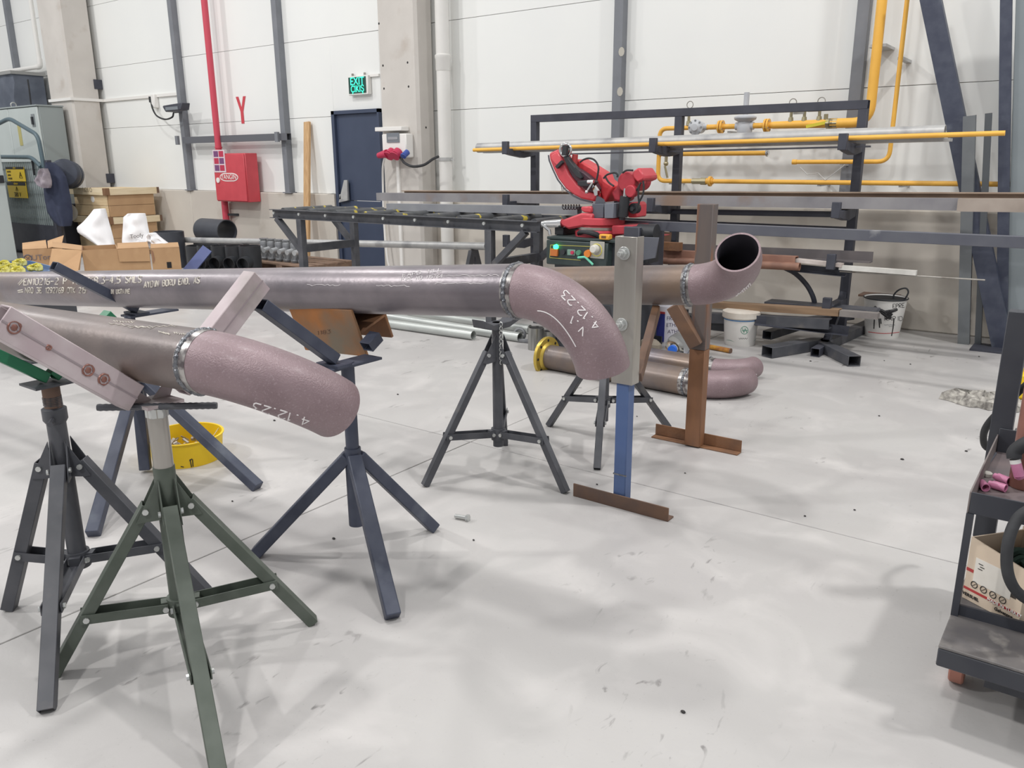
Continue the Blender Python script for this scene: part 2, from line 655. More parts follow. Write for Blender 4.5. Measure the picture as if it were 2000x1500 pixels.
# simple single-stroke letters on a 4 x 6 grid
STROKE = {
    '0': [[(0, 1), (0, 5), (1, 6), (3, 6), (4, 5), (4, 1), (3, 0), (1, 0), (0, 1)]], '1': [[(1, 5), (2, 6), (2, 0)]],
    '2': [[(0, 5), (1, 6), (3, 6), (4, 5), (4, 4), (0, 0), (4, 0)]], '3': [[(0, 6), (4, 6), (2, 3.6), (4, 2.5), (4, 1), (3, 0), (0, 0)]],
    '4': [[(3, 0), (3, 6), (0, 2), (4, 2)]], '5': [[(4, 6), (0, 6), (0, 3.5), (3, 3.5), (4, 2.5), (4, 1), (3, 0), (0, 0)]],
    '6': [[(4, 6), (1, 5), (0, 3), (0, 1), (1, 0), (3, 0), (4, 1), (4, 2), (3, 3), (0, 3)]], '7': [[(0, 6), (4, 6), (1, 0)]],
    '8': [[(1, 3), (0, 4), (0, 5), (1, 6), (3, 6), (4, 5), (4, 4), (3, 3), (1, 3), (0, 2), (0, 1), (1, 0), (3, 0), (4, 1), (4, 2), (3, 3)]],
    '9': [[(0, 0), (3, 1), (4, 3), (4, 5), (3, 6), (1, 6), (0, 5), (0, 4), (1, 3), (4, 3)]],
    'A': [[(0, 0), (2, 6), (4, 0)], [(0.7, 2), (3.3, 2)]], 'B': [[(0, 0), (0, 6), (3, 6), (4, 5), (3, 3.2), (0, 3.2)], [(3, 3.2), (4, 2), (4, 1), (3, 0), (0, 0)]],
    'C': [[(4, 5), (3, 6), (1, 6), (0, 5), (0, 1), (1, 0), (3, 0), (4, 1)]], 'D': [[(0, 0), (0, 6), (3, 6), (4, 5), (4, 1), (3, 0), (0, 0)]],
    'E': [[(4, 6), (0, 6), (0, 0), (4, 0)], [(0, 3), (3, 3)]], 'F': [[(4, 6), (0, 6), (0, 0)], [(0, 3), (3, 3)]],
    'H': [[(0, 0), (0, 6)], [(4, 0), (4, 6)], [(0, 3), (4, 3)]], 'I': [[(2, 0), (2, 6)]], 'K': [[(0, 0), (0, 6)], [(4, 6), (0, 3), (4, 0)]],
    'L': [[(0, 6), (0, 0), (4, 0)]], 'M': [[(0, 0), (0, 6), (2, 3), (4, 6), (4, 0)]], 'N': [[(0, 0), (0, 6), (4, 0), (4, 6)]],
    'O': [[(0, 1), (0, 5), (1, 6), (3, 6), (4, 5), (4, 1), (3, 0), (1, 0), (0, 1)]], 'P': [[(0, 0), (0, 6), (3, 6), (4, 5), (4, 4), (3, 3), (0, 3)]],
    'R': [[(0, 0), (0, 6), (3, 6), (4, 5), (4, 4), (3, 3), (0, 3), (4, 0)]], 'S': [[(4, 5.4), (3, 6), (1, 6), (0, 5), (1, 3.4), (3, 2.8), (4, 1.4), (3, 0), (1, 0), (0, .6)]],
    'T': [[(0, 6), (4, 6)], [(2, 6), (2, 0)]], 'U': [[(0, 6), (0, 1), (1, 0), (3, 0), (4, 1), (4, 6)]], 'V': [[(0, 6), (2, 0), (4, 6)]],
    'Y': [[(0, 6), (2, 3), (4, 6)], [(2, 3), (2, 0)]], 'Z': [[(0, 6), (4, 6), (0, 0), (4, 0)]], 'X': [[(0, 0), (4, 6)], [(0, 6), (4, 0)]],
    '.': [[(1, 0), (2, 0)]], ',': [[(2, 0), (1, -1)]], '-': [[(0, 3), (4, 3)]], ' ': [],
}


def stroke_px(txt, x0, y0, x1, y1, h, up=(0, -1), slant=0.0, gap=1.5):
    """Polylines, in photograph pixels, of txt written from (x0,y0) to (x1,y1) with letter height h."""
    n = sum((4 + gap) if ch not in '.,I1' else 3 + gap * .5 for ch in txt) - gap
    ux, uy = (x1 - x0) / n, (y1 - y0) / n
    out, c = [], 0.0
    for ch in txt:
        w = (4 + gap) if ch not in '.,I1' else 3 + gap * .5
        for st in STROKE.get(ch, []):
            out.append([(x0 + ux * (c + a + b * slant) + up[0] * b / 6 * h, y0 + uy * (c + a + b * slant) + up[1] * b / 6 * h) for a, b in st])
        c += w
    return out


def on_surface(objs_mb, lines, r, lift=0.0006):
    """Lay strokes, given as pixel polylines, onto a surface as thin raised beads."""
    vs, fs = [], []
    for mb in objs_mb:
        o = len(vs)
        vs += mb.v
        fs += [[i + o for i in f] for f in mb.f]
    tree = BVHTree.FromPolygons(vs, fs)
    out = MB()
    for ln in lines:
        pts = []
        for (a, b), (c, d) in zip(ln, ln[1:]):
            k = max(2, int(math.hypot(c - a, d - b) / 3))
            for j in range(k):
                pts.append((a + (c - a) * j / k, b + (d - b) * j / k))
        pts.append(ln[-1])
        W = []
        for a, b in pts:
            dr = ray(a, b).normalized()
            hit, nrm, _, _ = tree.ray_cast(CC, dr)
            if hit is not None:
                if nrm.dot(dr) > 0:
                    nrm = -nrm
                W.append(hit + nrm * lift)
        W2 = [p for i, p in enumerate(W) if i == 0 or (p - W[i - 1]).length > 1e-4]
        if len(W2) > 1:
            out.tube(W2, r, n=5)
    return out


# ================================================================ SETTING
WY = 7.0
XJ, YJ = -2.35, 2.85            # saw-cut joints of the floor
fl = MB().box((-22, -5, -0.12), (5, 7.4, -0.012))
floor = solo('floor', None, None, fl, M('joint_dark', (120, 116, 112), rough=0.9), loc=(0, 0, 0), kind='structure')
xs = [-22, XJ - 12, XJ - 6, XJ, 5]
ys = [-5, YJ, 7.4]
g = 0.0025
for i in range(len(xs) - 1):
    for j in range(len(ys) - 1):
        b = MB().box((xs[i] + g, ys[j] + g, -0.1), (xs[i + 1] - g, ys[j + 1] - g, 0))
        part(floor, 'slab', b, floorm, bevel=0.002)

# wall of white panels above a concrete plinth
POSTX = [A(28, 70, WY).x, A(360, 187, WY).x, A(558, 185, WY).x, A(1213, 185, WY).x, A(1684, 95, WY).x]
DX0, DX1, DTOP = A(652, 217, WY).x, A(745, 214, WY).x, 1.9
PZ = 0.93
wall = solo('wall_back', None, None, MB().box((-22, 7.06, 0), (DX0, 7.3, 6.6)).box((DX1, 7.06, 0), (5, 7.3, 6.6)).box((DX0, 7.06, DTOP), (DX1, 7.3, 6.6)),
            M('panel_joint_grey', (196, 198, 198), rough=0.8), loc=(0, 7.06, 0), kind='structure')
joints = [PZ, 1.842, 2.73, 3.62, 4.5, 5.4, 6.6]
edges = [-22, POSTX[0], POSTX[1], POSTX[2], -6.4, POSTX[3], POSTX[4], 1.5, 5]
for a, b in zip(edges, edges[1:]):
    for z0, z1 in zip(joints, joints[1:]):
        segs = [(a, b)]
        if z0 < DTOP and a < DX1 and b > DX0:
            segs = [(a, DX0), (DX1, b)]
            if z0 < DTOP < z1:
                part(wall, 'panel', MB().box((DX0, WY, DTOP), (DX1, 7.06, z1 - .003)), panelm)
        for p, q in segs:
            if q - p > .05:
                part(wall, 'panel', MB().box((p + .001, WY, z0 + .002), (q - .001, 7.06, z1 - .002)), panelm, bevel=0.002)
for a, b in ((-22, -15.5), (-15.5, POSTX[1]), (POSTX[1], DX0 - .02), (DX1, -3.3), (-3.3, 0.6), (0.6, 5)):
    part(wall, 'plinth', MB().box((a + .003, 6.93, 0), (b - .003, 7.1, PZ)), plinthm, bevel=0.012)

# door
door = solo('door_1', None, None, MB().box((DX0, 6.95, 0), (DX0 + .05, 7.2, DTOP)).box((DX1 - .03, 6.95, 0), (DX1, 7.2, DTOP)).box((DX0, 6.95, DTOP - .04), (DX1, 7.2, DTOP)),
            doorm, loc=((DX0 + DX1) / 2, 7.0, 0), kind='structure')
part(door, 'door_leaf', MB().box((DX0 + .05, 6.985, 0.86), (DX1 - .03, 7.03, DTOP - .04)), doorm, bevel=.004)
part(door, 'kick_panel', MB().box((DX0 + .05, 6.978, 0.02), (DX1 - .03, 7.03, 0.852)), doorm, bevel=.004)
part(door, 'threshold', MB().box((DX0, 6.8, 0), (DX1, 7.1, 0.02)), galv)
hp = A(668, 388, 6.93)
part(door, 'push_handle', MB().box((hp.x - .05, 6.93, .87), (hp.x - .02, 6.985, .93)).plate([(hp.x - .07, 6.93, .83), (hp.x + .10, 6.93, .86), (hp.x + .10, 6.93, 1.1), (hp.x + .05, 6.93, 1.1)], (0, .03, 0)), galv, label='pale metal lever handle', bevel=.003)
solo('trim_1', None, None, MB().box((DX0 - .12, 6.925, 0), (DX0 - .002, 7.0, PZ)), plinthm, kind='structure')

# concrete columns
def column(name, x0, x1, yf, label):
    mb = MB()
    out = [(x0, yf + .03), (x0 + .03, yf), (x1 - .03, yf), (x1, yf + .03), (x1, 6.92), (x0, 6.92)]
    mb.plate([(a, b, 0) for a, b in out], (0, 0, 6.6))
    return solo(name, label, 'column', mb, concrete, loc=((x0 + x1) / 2, yf, 0), kind='structure')


c1 = column('concrete_column', A(84, 100, 6.5).x, A(139, 185, 6.5).x, 6.5, 'smooth concrete column behind the wooden crates, crossed by a white conduit')
c2 = column('concrete_column', A(741, 185, 6.68).x, A(816, 185, 6.68).x, 6.68, 'pale concrete column beside the blue door, carrying the socket box')
C2X = A(816, 185, 6.68).x
for p in ((192, 165), (216, 348)):
    w = X(p[0], p[1], A(139, 185, 6.5).x)
    part(c1, 'embedded_plate', MB().box((w.x - .01, w.y - .07, w.z - .07), (w.x + .012, w.y + .06, w.z + .07)), rackgrey)
for k, p in enumerate(((740, 46), (748, 128), (796, 122), (750, 173), (798, 169), (832, 249))):
    w = A(p[0], p[1], 6.68) if k < 5 else X(p[0], p[1], C2X)
    part(c2, 'anchor_hole', MB().ball(w, .012, 8, 4, (1, .5, 1) if k < 5 else (.5, 1, 1)), debrism)

# grey steel posts carrying the wall panels
names = ['grey steel wall post behind the electrical cabinet at far left', 'grey steel wall post carrying the floodlight',
         'grey steel wall post between the red hose cabinet and the timber plank', 'grey steel wall post rising behind the red band saw',
         'grey steel wall post beside the thick yellow gas riser']
for x, l in zip(POSTX, names):
    p = solo('wall_post', l, 'post', MB().hollow((x, 6.955, PZ if x < -2 else PZ), (x, 6.955, 6.6), .088, .088, .006, up=(0, 1, 0)), postgrey, loc=(x, 6.955, PZ), group='grey steel wall posts')
    part(p, 'base_plate', MB().box((x - .08, 6.90, PZ - .001), (x + .08, 6.999, PZ + .012)), postgrey)
    if abs(x - POSTX[3]) < .01:
        for q in ((1214, 101), (1211, 179)):
            w = A(q[0], q[1], 6.909)
            part(p, 'filler_patch', MB().plate([w + V((cos(a) * .03, 0, sin(a) * .04)) for a in [k * pi / 5 for k in range(10)]], (0, -.003, 0)), M('pale_filler', (186, 182, 172), rough=.9), label='pale filler patch')
w0, w1 = A(364, 302, 6.87), A(567, 300, 6.87)
wr = solo('wall_rail', 'grey steel cross rail bolted over two wall posts behind the red hose cabinet', 'rail', MB().hollow((w0.x, 6.87, 1.62), (w1.x, 6.87, 1.62), .07, .085, .006), M('rail_grey', (96, 98, 104), rough=.6))
for x in POSTX[1:3]:
    part(wr, 'clamp', MB().box((x - .03, 6.80, 1.56), (x + .03, 6.834, 1.68)), postgrey)

# ================================================================ PIPE SPOOLS
def direction(az, el):
    return V((cos(az) * cos(el), sin(az) * cos(el), sin(el)))


def spool(name, label, cx, cy, d, az, el, phi, D, length, matp, chalk=None, stencils=(), weld_seed=0, R=1.5, mate=None, flange=False, ground_w=(.03, .035)):
    random.seed(weld_seed)
    C0 = Dp(cx, cy, d) if d else V(cx)
    a = direction(az, el)
    h = a.cross(V((0, 0, 1))).normalized()
    up = h.cross(a)
    b = -up * cos(phi) + h * sin(phi)
    RR = R * D
    wall_t = D * .032
    far = C0 - a * length
    root = thing(name, label, 'pipe', far + V((0, 0, -D / 2)))
    pm = MB().pipe([far, far + a * length * .25, far + a * length * .5, far + a * length * .75, C0 - a * .001], D / 2, D / 2 - wall_t, n=48)
    part(root, 'pipe', pm, matp)
    path = [C0 + a * (RR * sin(t)) + b * (RR * (1 - cos(t))) for t in [pi / 2 * k / 22 for k in range(23)]]
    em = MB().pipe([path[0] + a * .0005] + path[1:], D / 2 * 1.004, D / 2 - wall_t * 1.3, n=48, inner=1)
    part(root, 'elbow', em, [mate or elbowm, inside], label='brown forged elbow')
    wm = MB()
    wm.torus(C0, a, D / 2 + .0005, .0055, n=120, m=8, jit=.35)
    wm.torus(C0 - a * .005, a, D / 2 - .0005, .0045, n=120, m=6, jit=.4)
    part(root, 'weld_seam', wm, weldm, label='bright weld seam')
    gm = MB().pipe([C0 - a * (ground_w[0] * 1.0), C0 - a * .004], D / 2 + .0007, D / 2 - .002, n=60)
    e2 = [C0 + a * (RR * sin(t)) + b * (RR * (1 - cos(t))) for t in [.004 / RR, ground_w[1] * .5 / RR, ground_w[1] / RR]]
    gm.pipe(e2, D / 2 * 1.004 + .0008, D / 2 - .002, n=60)
    part(root, 'ground_band', gm, ground, label='bright ground metal beside the weld')
    if chalk:
        c = on_surface([em], chalk, .0017)
        if c.v:
            part(root, 'chalk_writing', c, chalk_mat, label='white handwritten chalk date')
    for lines, rr, mat_, nm in stencils:
        c = on_surface([pm], lines, rr)
        if c.v:
            part(root, nm, c, mat_, kind='stuff')
    if flange:
        fm = MB().cyl(far - a * .012, far + a * .012, D * .82, n=32)
        fm.cyl(far + a * .012, far + a * .03, D * .62, D * .53, n=32)
        part(root, 'flange', fm, M('yellow_zinc_flange', (196, 170, 80), rough=.35, metal=.6), label='yellow plated flange', bevel=.003)
        for k in range(8):
            sd, u = frame(far, far + a)[1:]
            p = far + (sd * cos(k * pi / 4) + u * sin(k * pi / 4)) * D * .68
            part(root, 'bolt_hole', MB().cyl(p + a * .0115, p + a * .0135, .009, n=10), hole)
    return root, C0, a, D


chalk_mat = chalk
inside = M('shaded_bore', (62, 60, 68), (54, 52, 60), rough=.7, scale=9)  # uncoated bore, its colour darkened to stand in for the shade inside

# front pipe on the olive and the black tripod
date1 = stroke_px('4.12.23', 605, 817, 497, 786, 15, up=(-.28, .96))
scr = []
for x0, y0, x1, y1 in ((213, 632, 300, 641), (222, 627, 262, 630), (310, 648, 332, 653), (340, 650, 372, 655), (250, 640, 348, 636)):
    n = 14
    scr.append([(x0 + (x1 - x0) * k / n, y0 + (y1 - y0) * k / n + (2.2 if k % 2 else -1.6) * random.uniform(.3, 1)) for k in range(n + 1)])
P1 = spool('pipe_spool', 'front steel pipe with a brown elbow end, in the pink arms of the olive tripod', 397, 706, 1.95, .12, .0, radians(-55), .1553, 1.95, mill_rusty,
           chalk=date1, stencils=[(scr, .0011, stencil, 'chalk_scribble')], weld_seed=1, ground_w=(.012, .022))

# long pipe across the middle
date2 = stroke_px('4.12.23', 1171, 634, 1104, 566, 15, up=(-.55, .83)) + stroke_px('V.1', 1143, 643, 1119, 617, 15, up=(-.35, .9))
date2.append([(1050 + 75 * t, 607 + 70 * t * t) for t in [k / 12 for k in range(13)]])
st_lines = [stroke_px('EN10216-2 P TC1 168,3-4,5 SMLS', 47, 557, 276, 552, 12, slant=.1),
      stroke_px('AYDIN BORU END. AS', 282, 562, 390, 553, 11, slant=.1),
      stroke_px('NRO 3E 1292769 OTK 215', 50, 572, 168, 572, 10),
      stroke_px('MADE IN UKRAINE', 196, 574, 254, 573, 8)]
blot = [[(36, 555), (44, 546)], [(38, 557), (46, 548)], [(35, 568), (45, 566)], [(36, 571), (46, 570)]]
wr1 = stroke_px('EAPO 11LL', 786, 541, 862, 530, 6, slant=.15) + stroke_px('PIPE NO 115764', 783, 549, 864, 542, 6, slant=.15)
wr2 = []
for x0, x1, y in ((866, 975, 540), (600, 665, 558), (735, 800, 560), (850, 950, 555)):
    n = int((x1 - x0) / 5)
    wr2.append([(x0 + (x1 - x0) * k / n, y + random.uniform(-1.6, 1.6) - (x0 + (x1 - x0) * k / n) * .002) for k in range(n + 1)])
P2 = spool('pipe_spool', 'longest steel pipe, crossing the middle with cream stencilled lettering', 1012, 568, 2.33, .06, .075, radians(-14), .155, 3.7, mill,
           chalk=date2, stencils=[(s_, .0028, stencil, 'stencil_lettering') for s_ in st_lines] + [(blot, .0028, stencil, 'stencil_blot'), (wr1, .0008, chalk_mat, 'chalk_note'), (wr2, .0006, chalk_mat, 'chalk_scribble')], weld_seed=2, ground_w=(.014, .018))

# rear pipe with the elbow opening towards the camera
date3 = []
for k in range(9):
    x, y = 1432 + k * 3.6, 584 - k * 3.2
    date3.append([(x, y), (x + 3, y - 4 - (k % 3)), (x + 5, y - 1)])
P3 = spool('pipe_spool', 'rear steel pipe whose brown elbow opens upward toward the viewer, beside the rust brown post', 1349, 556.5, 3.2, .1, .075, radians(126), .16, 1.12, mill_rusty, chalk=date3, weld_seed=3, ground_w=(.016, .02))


# ================================================================ PIPE STANDS
def v_arms(root, vx, dirs, w, h, mat, t=.004, label=None, names='v_arm'):
    for dv in dirs:
        part(root, names, MB().hollow(vx, V(vx) + V(dv), w, h, t, up=(1, 0, 0)), mat, label=label, bevel=.002)


def tripod(label, foot_px, col, ztop, zb, za, zh, matl, strut_t=.62, strut_dz=.02, ctop=None, r=.03, legw=.036, leg_h=.03, inner=bare, z_in=None, group='folding tripod pipe stands', handle=True, feet=None, name='tripod_stand'):
    """Folding stand: outer column from zb to za+.12, inner tube up to ztop, three channel legs hinged at za, struts to a hub at zh."""
    cx, cy = col
    root = thing(name, label, 'pipe stand', (cx, cy, 0), group)
    ctop = ctop or za + .12
    part(root, 'column', MB().pipe([(cx, cy, zb), (cx, cy, ctop)], r, r - .004, n=24), matl)
    part(root, 'inner_tube', MB().cyl((cx, cy, zb + .06), (cx, cy, ztop), r * .92, n=24), inner, label='bare inner tube of the column')
    hub = MB().cyl((cx, cy, zh - .03), (cx, cy, zh + .02), r + .008, n=24)
    ft = feet or [G(*p) for p in foot_px]
    for p in ft:
        d = V((p.x - cx, p.y - cy, 0)).normalized()
        sd = V((-d.y, d.x, 0))
        top = V((cx, cy, za)) + d * (r + .03)
        foot = V((p.x, p.y, 0))
        for s in (-1, 1):       # two cheek plates hold each leg
            o = sd * (s * (legw / 2 + .003))
            gb = MB().plate([V((cx, cy, za + .08)) + d * (r - .004) + o, V((cx, cy, za - .03)) + d * (r - .004) + o, top + (foot - top) * .07 - d * .015 + o, top + d * .025 + V((0, 0, -.03)) + o], sd * .003)
            part(root, 'bracket_plate', gb, matl)
        ln = (foot - top)
        u = ln.cross(sd).normalized()
        if u.z < 0:
            u = -u
        t0, t1 = top - ln.normalized() * .012, foot
        leg = MB()
        leg.hollow(t0, t1 + V((0, 0, .004)), legw, leg_h, .003, up=u)
        lo = part(root, 'leg', leg, matl, bevel=.002)
        j = top + ln * strut_t
        hb = V((cx, cy, zh)) + d * (r + .012)
        dd = (hb - j).normalized()
        uu = sd.cross(dd).normalized()
        if uu.z < 0:
            uu = -uu
        wq = legw / 2 + .006
        sm = MB().prof([(-wq, .013), (-wq, -.013), (wq, -.013), (wq, .013), (wq - .003, .013), (wq - .003, -.010), (-wq + .003, -.010), (-wq + .003, .013)], j - dd * .015, hb + dd * .005, up=uu)
        part(root, 'strut', sm, matl)
        hub.bar(V((cx, cy, zh)) + d * r * .9, V((cx, cy, zh)) + d * (r + .022), legw * .8, .03)
        for q in (top, j, hb):
            for s in (-1, 1):
                e = q + sd * (s * (legw / 2 + .0065))
                part(root, 'bolt', MB().cyl(e, e + sd * (s * .006), .008, n=8), zinc)
    part(root, 'hub', hub, matl)
    return root


def vec(az_el, l):
    return direction(*az_el) * l


# olive stand in front
ax = P1[2]
gx = V((-1.985, 0, 0))
def p1_at(x):
    return P1[1] + P1[2] * ((x - P1[1].x) / P1[2].x)
def under(sp_, px, py, d):
    """Spot along the view of a pixel that lies straight under the axis of a spool."""
    for _ in range(20):
        w = Dp(px, py, d)
        ya = sp_[1].y + sp_[2].y * ((w.x - sp_[1].x) / sp_[2].x)
        d *= 1 + (ya - w.y) / w.y * .6
    return Dp(px, py, d)
gc = under(P1, 331, 1000, 2.2)
gv = p1_at(gc.x)
vz = gv.z - .0777 / cos(math.atan(.88)) - .004
S1 = tripod('olive green tripod pipe stand in front, with a bright tube and pink V arms', [(612, 1217), (105, 1320), (430, 1528)], (gc.x, gc.y), vz - .022, .10, .425, .135, olive, r=.0275, legw=.036, leg_h=.03, strut_t=.64, ctop=.535)
part(S1, 'adjusting_nut', MB().cyl((gc.x, gc.y, vz - .062), (gc.x, gc.y, vz - .03), .029, n=6), zinc, bevel=.002)
hb = MB()
h0, h1 = Dp(190, 796, 2.02), Dp(424, 792, 2.06)
hb.tube([h0 + (h1 - h0) * (k / 40) for k in range(41)], .0085, n=8, rad=[.0085 + (.0012 if k % 2 else 0) for k in range(41)])
part(S1, 'turning_bar', hb, black_steel, label='ribbed steel turning bar')
vy = gv.y
vb = V((gc.x, vy, vz))
part(S1, 'head_plate', MB().box((gc.x - .05, vy - .05, vz - .026), (gc.x + .05, vy + .05, vz - .018)).plate([(gc.x - .02, vy - .09, vz + .065), (gc.x - .02, vy, vz - .02), (gc.x - .02, vy + .09, vz + .065), (gc.x - .02, vy + .05, vz - .02), (gc.x - .02, vy - .05, vz - .02)], (.006, 0, 0)), primer)
for s, ln, tw in ((-1, .41, .05), (1, .42, .05)):
    d = V((0, s, .88)).normalized()
    dn_ = V((0, -s * .88, 1)).normalized()        # square to the arm, towards the pipe
    a0 = vb + V((0, s * .004, 0)) - dn_ * .033
    am = part(S1, 'v_arm', MB().hollow(a0 + d * .045, a0 + d * ln, .05, .072, .004, up=dn_), primer, label='pink primed V arm', bevel=.003)
    part(am, 'seam', MB().bar(a0 + d * .045 + V((.0255, 0, 0)), a0 + d * ln + V((.0255, 0, 0)), .002, .004, up=dn_), M('seam_grey', (150, 138, 142), rough=.5))
    if s < 0:
        fc = d.cross(V((1, 0, 0)))
        for k, (t, r_) in enumerate(((.32, .013), (.235, .005), (.13, .013), (.085, .013))):
            # burn marks of weld spots on the camera side face
            c_ = a0 + d * (t + .06) + V((.026, 0, 0))
            part(am, 'weld_spot', MB().torus(c_, (1, 0, 0), r_, .0022, n=18, m=5, jit=.5).ball(c_, r_ * .6, 8, 4, (.25, 1, 1)), copper)

# black stand at the far left
dc = under(P1, 125, 920, 2.3)
dv_ = p1_at(dc.x)
dz = dv_.z - .0777 / cos(radians(38)) - .022
S2 = tripod('black tripod pipe stand at the far left with green V arms and worn bare edges', [(18, 1190), (92, 1392), (405, 1163)], (dc.x, dc.y), dz - .015, .13, .455, .16, black_steel, r=.026, legw=.038, leg_h=.036, strut_t=.6, ctop=.60, inner=rust_dark)
part(S2, 'collar', MB().lathe([(.027, -.03), (.033, -.02), (.033, .012), (.027, .016)], (dc.x, dc.y, .615), n=24), black_steel, label='clamp collar')
part(S2, 'thumb_screw', MB().cyl((dc.x + .02, dc.y - .015, .60), (dc.x + .06, dc.y - .042, .60), .008, n=8), black_steel)
part(S2, 'thread', MB().tube([(dc.x + .0245 * cos(k * .7), dc.y + .0245 * sin(k * .7), .635 + k * .0005) for k in range(60)], .0016, n=5), black_steel)
for s, ln in ((-1, .26), (1, .245)):
    d = V((0, s, .78)).normalized()
    a0 = V((dc.x, dv_.y + s * .008, dz))
    part(S2, 'v_arm', MB().hollow(a0, a0 + d * ln, .04, .03, .003, up=d.cross(V((1, 0, 0)))), greenp, label='green V arm', bevel=.002)
part(S2, 'head_plate', MB().box((dc.x - .05, dv_.y - .06, dz - .02), (dc.x + .05, dv_.y + .06, dz - .014)), black_steel)

# black stands under the long pipe and the rear pipe
tc = Dp(972, 750, 3.37)
tp3 = P3[1] - P3[2] * .92
tc = Dp(972, 750, 3.42)
zt = (P3[1] + P3[2] * ((tc.x - P3[1].x) / P3[2].x)).z - .085
S3 = tripod('black tripod pipe stand with a hanging chain, seen below the weld of the longest pipe', [(830, 950), (1105, 963), (986, 869)], (tc.x, tc.y), zt - .03, .12, .53, .18, black_steel, strut_t=.62, r=.022, legw=.031, leg_h=.028)
part(S3, 'cradle', MB().plate([(tc.x - .03, tc.y - .13, zt + .0), (tc.x - .03, tc.y - .06, zt - .03), (tc.x - .03, tc.y + .06, zt - .03), (tc.x - .03, tc.y + .13, zt), (tc.x - .03, tc.y + .12, zt - .035), (tc.x - .03, tc.y + .05, zt - .055), (tc.x - .03, tc.y - .05, zt - .055), (tc.x - .03, tc.y - .12, zt - .035)], (.06, 0, 0)), black_steel, bevel=.002)
ch = MB()
for k in range(10):
    ch.torus((tc.x + .035, tc.y - .02, .66 - k * .018), (1, 0, .0) if k % 2 else (0, 1, 0), .008, .0022, n=12, m=5)
part(S3, 'chain', ch, zinc)
tc3 = Dp(1180, 780, 3.86)
p3z = V((tc3.x, tc3.y + .12, .72))
S4 = tripod('black tripod pipe stand behind the blue post, with its cradle hidden by the rear pipe', [(1072, 832), (1305, 836), (1166, 918)], (tc3.x, p3z.y - .12), p3z.z - .13, .1, .43, .2, black_steel, strut_t=.6, r=.022, legw=.031, leg_h=.028)
part(S4, 'cradle', MB().plate([(tc3.x - .03, p3z.y - .14, p3z.z - .06), (tc3.x - .03, p3z.y - .10, p3z.z - .13), (tc3.x - .03, p3z.y + .06, p3z.z - .13), (tc3.x - .03, p3z.y + .12, p3z.z - .06), (tc3.x - .03, p3z.y + .12, p3z.z - .09), (tc3.x - .03, p3z.y + .05, p3z.z - .15), (tc3.x - .03, p3z.y - .10, p3z.z - .15)], (.06, 0, 0)), black_steel)

# navy welded stands
def navy_stand(label, foot_px, col, zj, zt, vtx, arms, rear_px=None, colr=.023):
    cx, cy = col
    root = thing('welded_tripod', label, 'pipe stand', (cx, cy, 0), 'navy welded tripod stands')
    part(root, 'column', MB().pipe([(cx, cy, .12), (cx, cy, zj + .02)], colr + .004, colr, n=24), navy)
    part(root, 'inner_tube', MB().cyl((cx, cy, zj - .05), (cx, cy, zt), colr * .93, n=24), navy)
    for p in foot_px:
        f = G(*p)
        d = V((f.x - cx, f.y - cy, 0)).normalized()
        top = V((cx, cy, zj - .01)) + d * colr * .8
        f = V((f.x, f.y, .0))
        sd = V((-d.y, d.x, 0))
        u = (f - top).cross(sd).normalized()
        if u.z < 0:
            u = -u
        part(root, 'leg', MB().bar(top, f + V((0, 0, .012)), .046, .04, up=u), navy, bevel=.004, seg=2)
    v = V(vtx)
    part(root, 'head_plate', MB().box((v.x - .04, v.y - .05, v.z - .03), (v.x + .04, v.y + .17, v.z - .022)).box((v.x - .05, v.y - .03, v.z - .022), (v.x + .05, v.y + .03, v.z - .012)), navy)
    for dv in arms:
        d = V(dv)
        o = v if d.y < 0 else v + V((0, .14, .012))
        part(root, 'v_arm', MB().hollow(o, o + d, .045, .036, .0035, up=d.cross(V((1, 0, 0)))), navy, bevel=.002)
    return root


n1 = Dp(690, 900, 2.68)
nv = X(652, 701, n1.x)
S5 = navy_stand('navy welded tripod stand carrying the rusty beam offcut', [(500, 1087), (768, 1212), (847, 1036)], (n1.x, n1.y), .375, nv.z - .02, nv, [X(508, 594, n1.x) - nv, V((0, .05, .03))])
n2 = under(P2, 277, 800, 3.25)
nv2 = X(266, 603, n2.x)
S6 = navy_stand('navy welded tripod stand beside the yellow tub, mostly behind the front pipe', [(182, 1050), (505, 957), (285, 922)], (n2.x, n2.y), .42, nv2.z - .02, nv2, [X(104, 519, n2.x) - nv2, X(318, 592, n2.x) - nv2])

# rusty H beam offcut lying in the V of the navy stand
bo = MB()
e1 = V((0, -sin(radians(20)), cos(radians(20))))      # up along the flanges
e2 = V((0, cos(radians(20)), sin(radians(20))))       # across, towards the far flange
hgt, dep, tf, tw = .178, .14, .011, .008
pcx = Dp(622, 570, 2.70).x
pc = P2[1] + P2[2] * ((pcx - P2[1].x) / P2[2].x)
gap = sqrt(max(.0, .0778 ** 2 - (dep / 2) ** 2))
c0 = pc - e1 * gap - e2 * (dep / 2)
ex = V((1, .03, .05)).normalized()
def pxx(w):
    w = w - CC
    return 1000 + FPX * w.dot(CR) / w.dot(CF)
sL = min(range(-400, 400), key=lambda k: abs(pxx(c0 + ex * k * .001) - 562)) * .001
sR = min(range(-400, 400), key=lambda k: abs(pxx(c0 + ex * k * .001) - 685)) * .001
L = sR - sL
c0 = c0 + ex * sL
def hb_pt(s, u, w):
    return c0 + ex * s - e1 * u + e2 * w
def slab(m, u0, u1, w0, w1):
    m.hexa([hb_pt(0, u1, w0), hb_pt(L, u1, w0), hb_pt(L, u1, w1), hb_pt(0, u1, w1), hb_pt(0, u0, w0), hb_pt(L, u0, w0), hb_pt(L, u0, w1), hb_pt(0, u0, w1)])
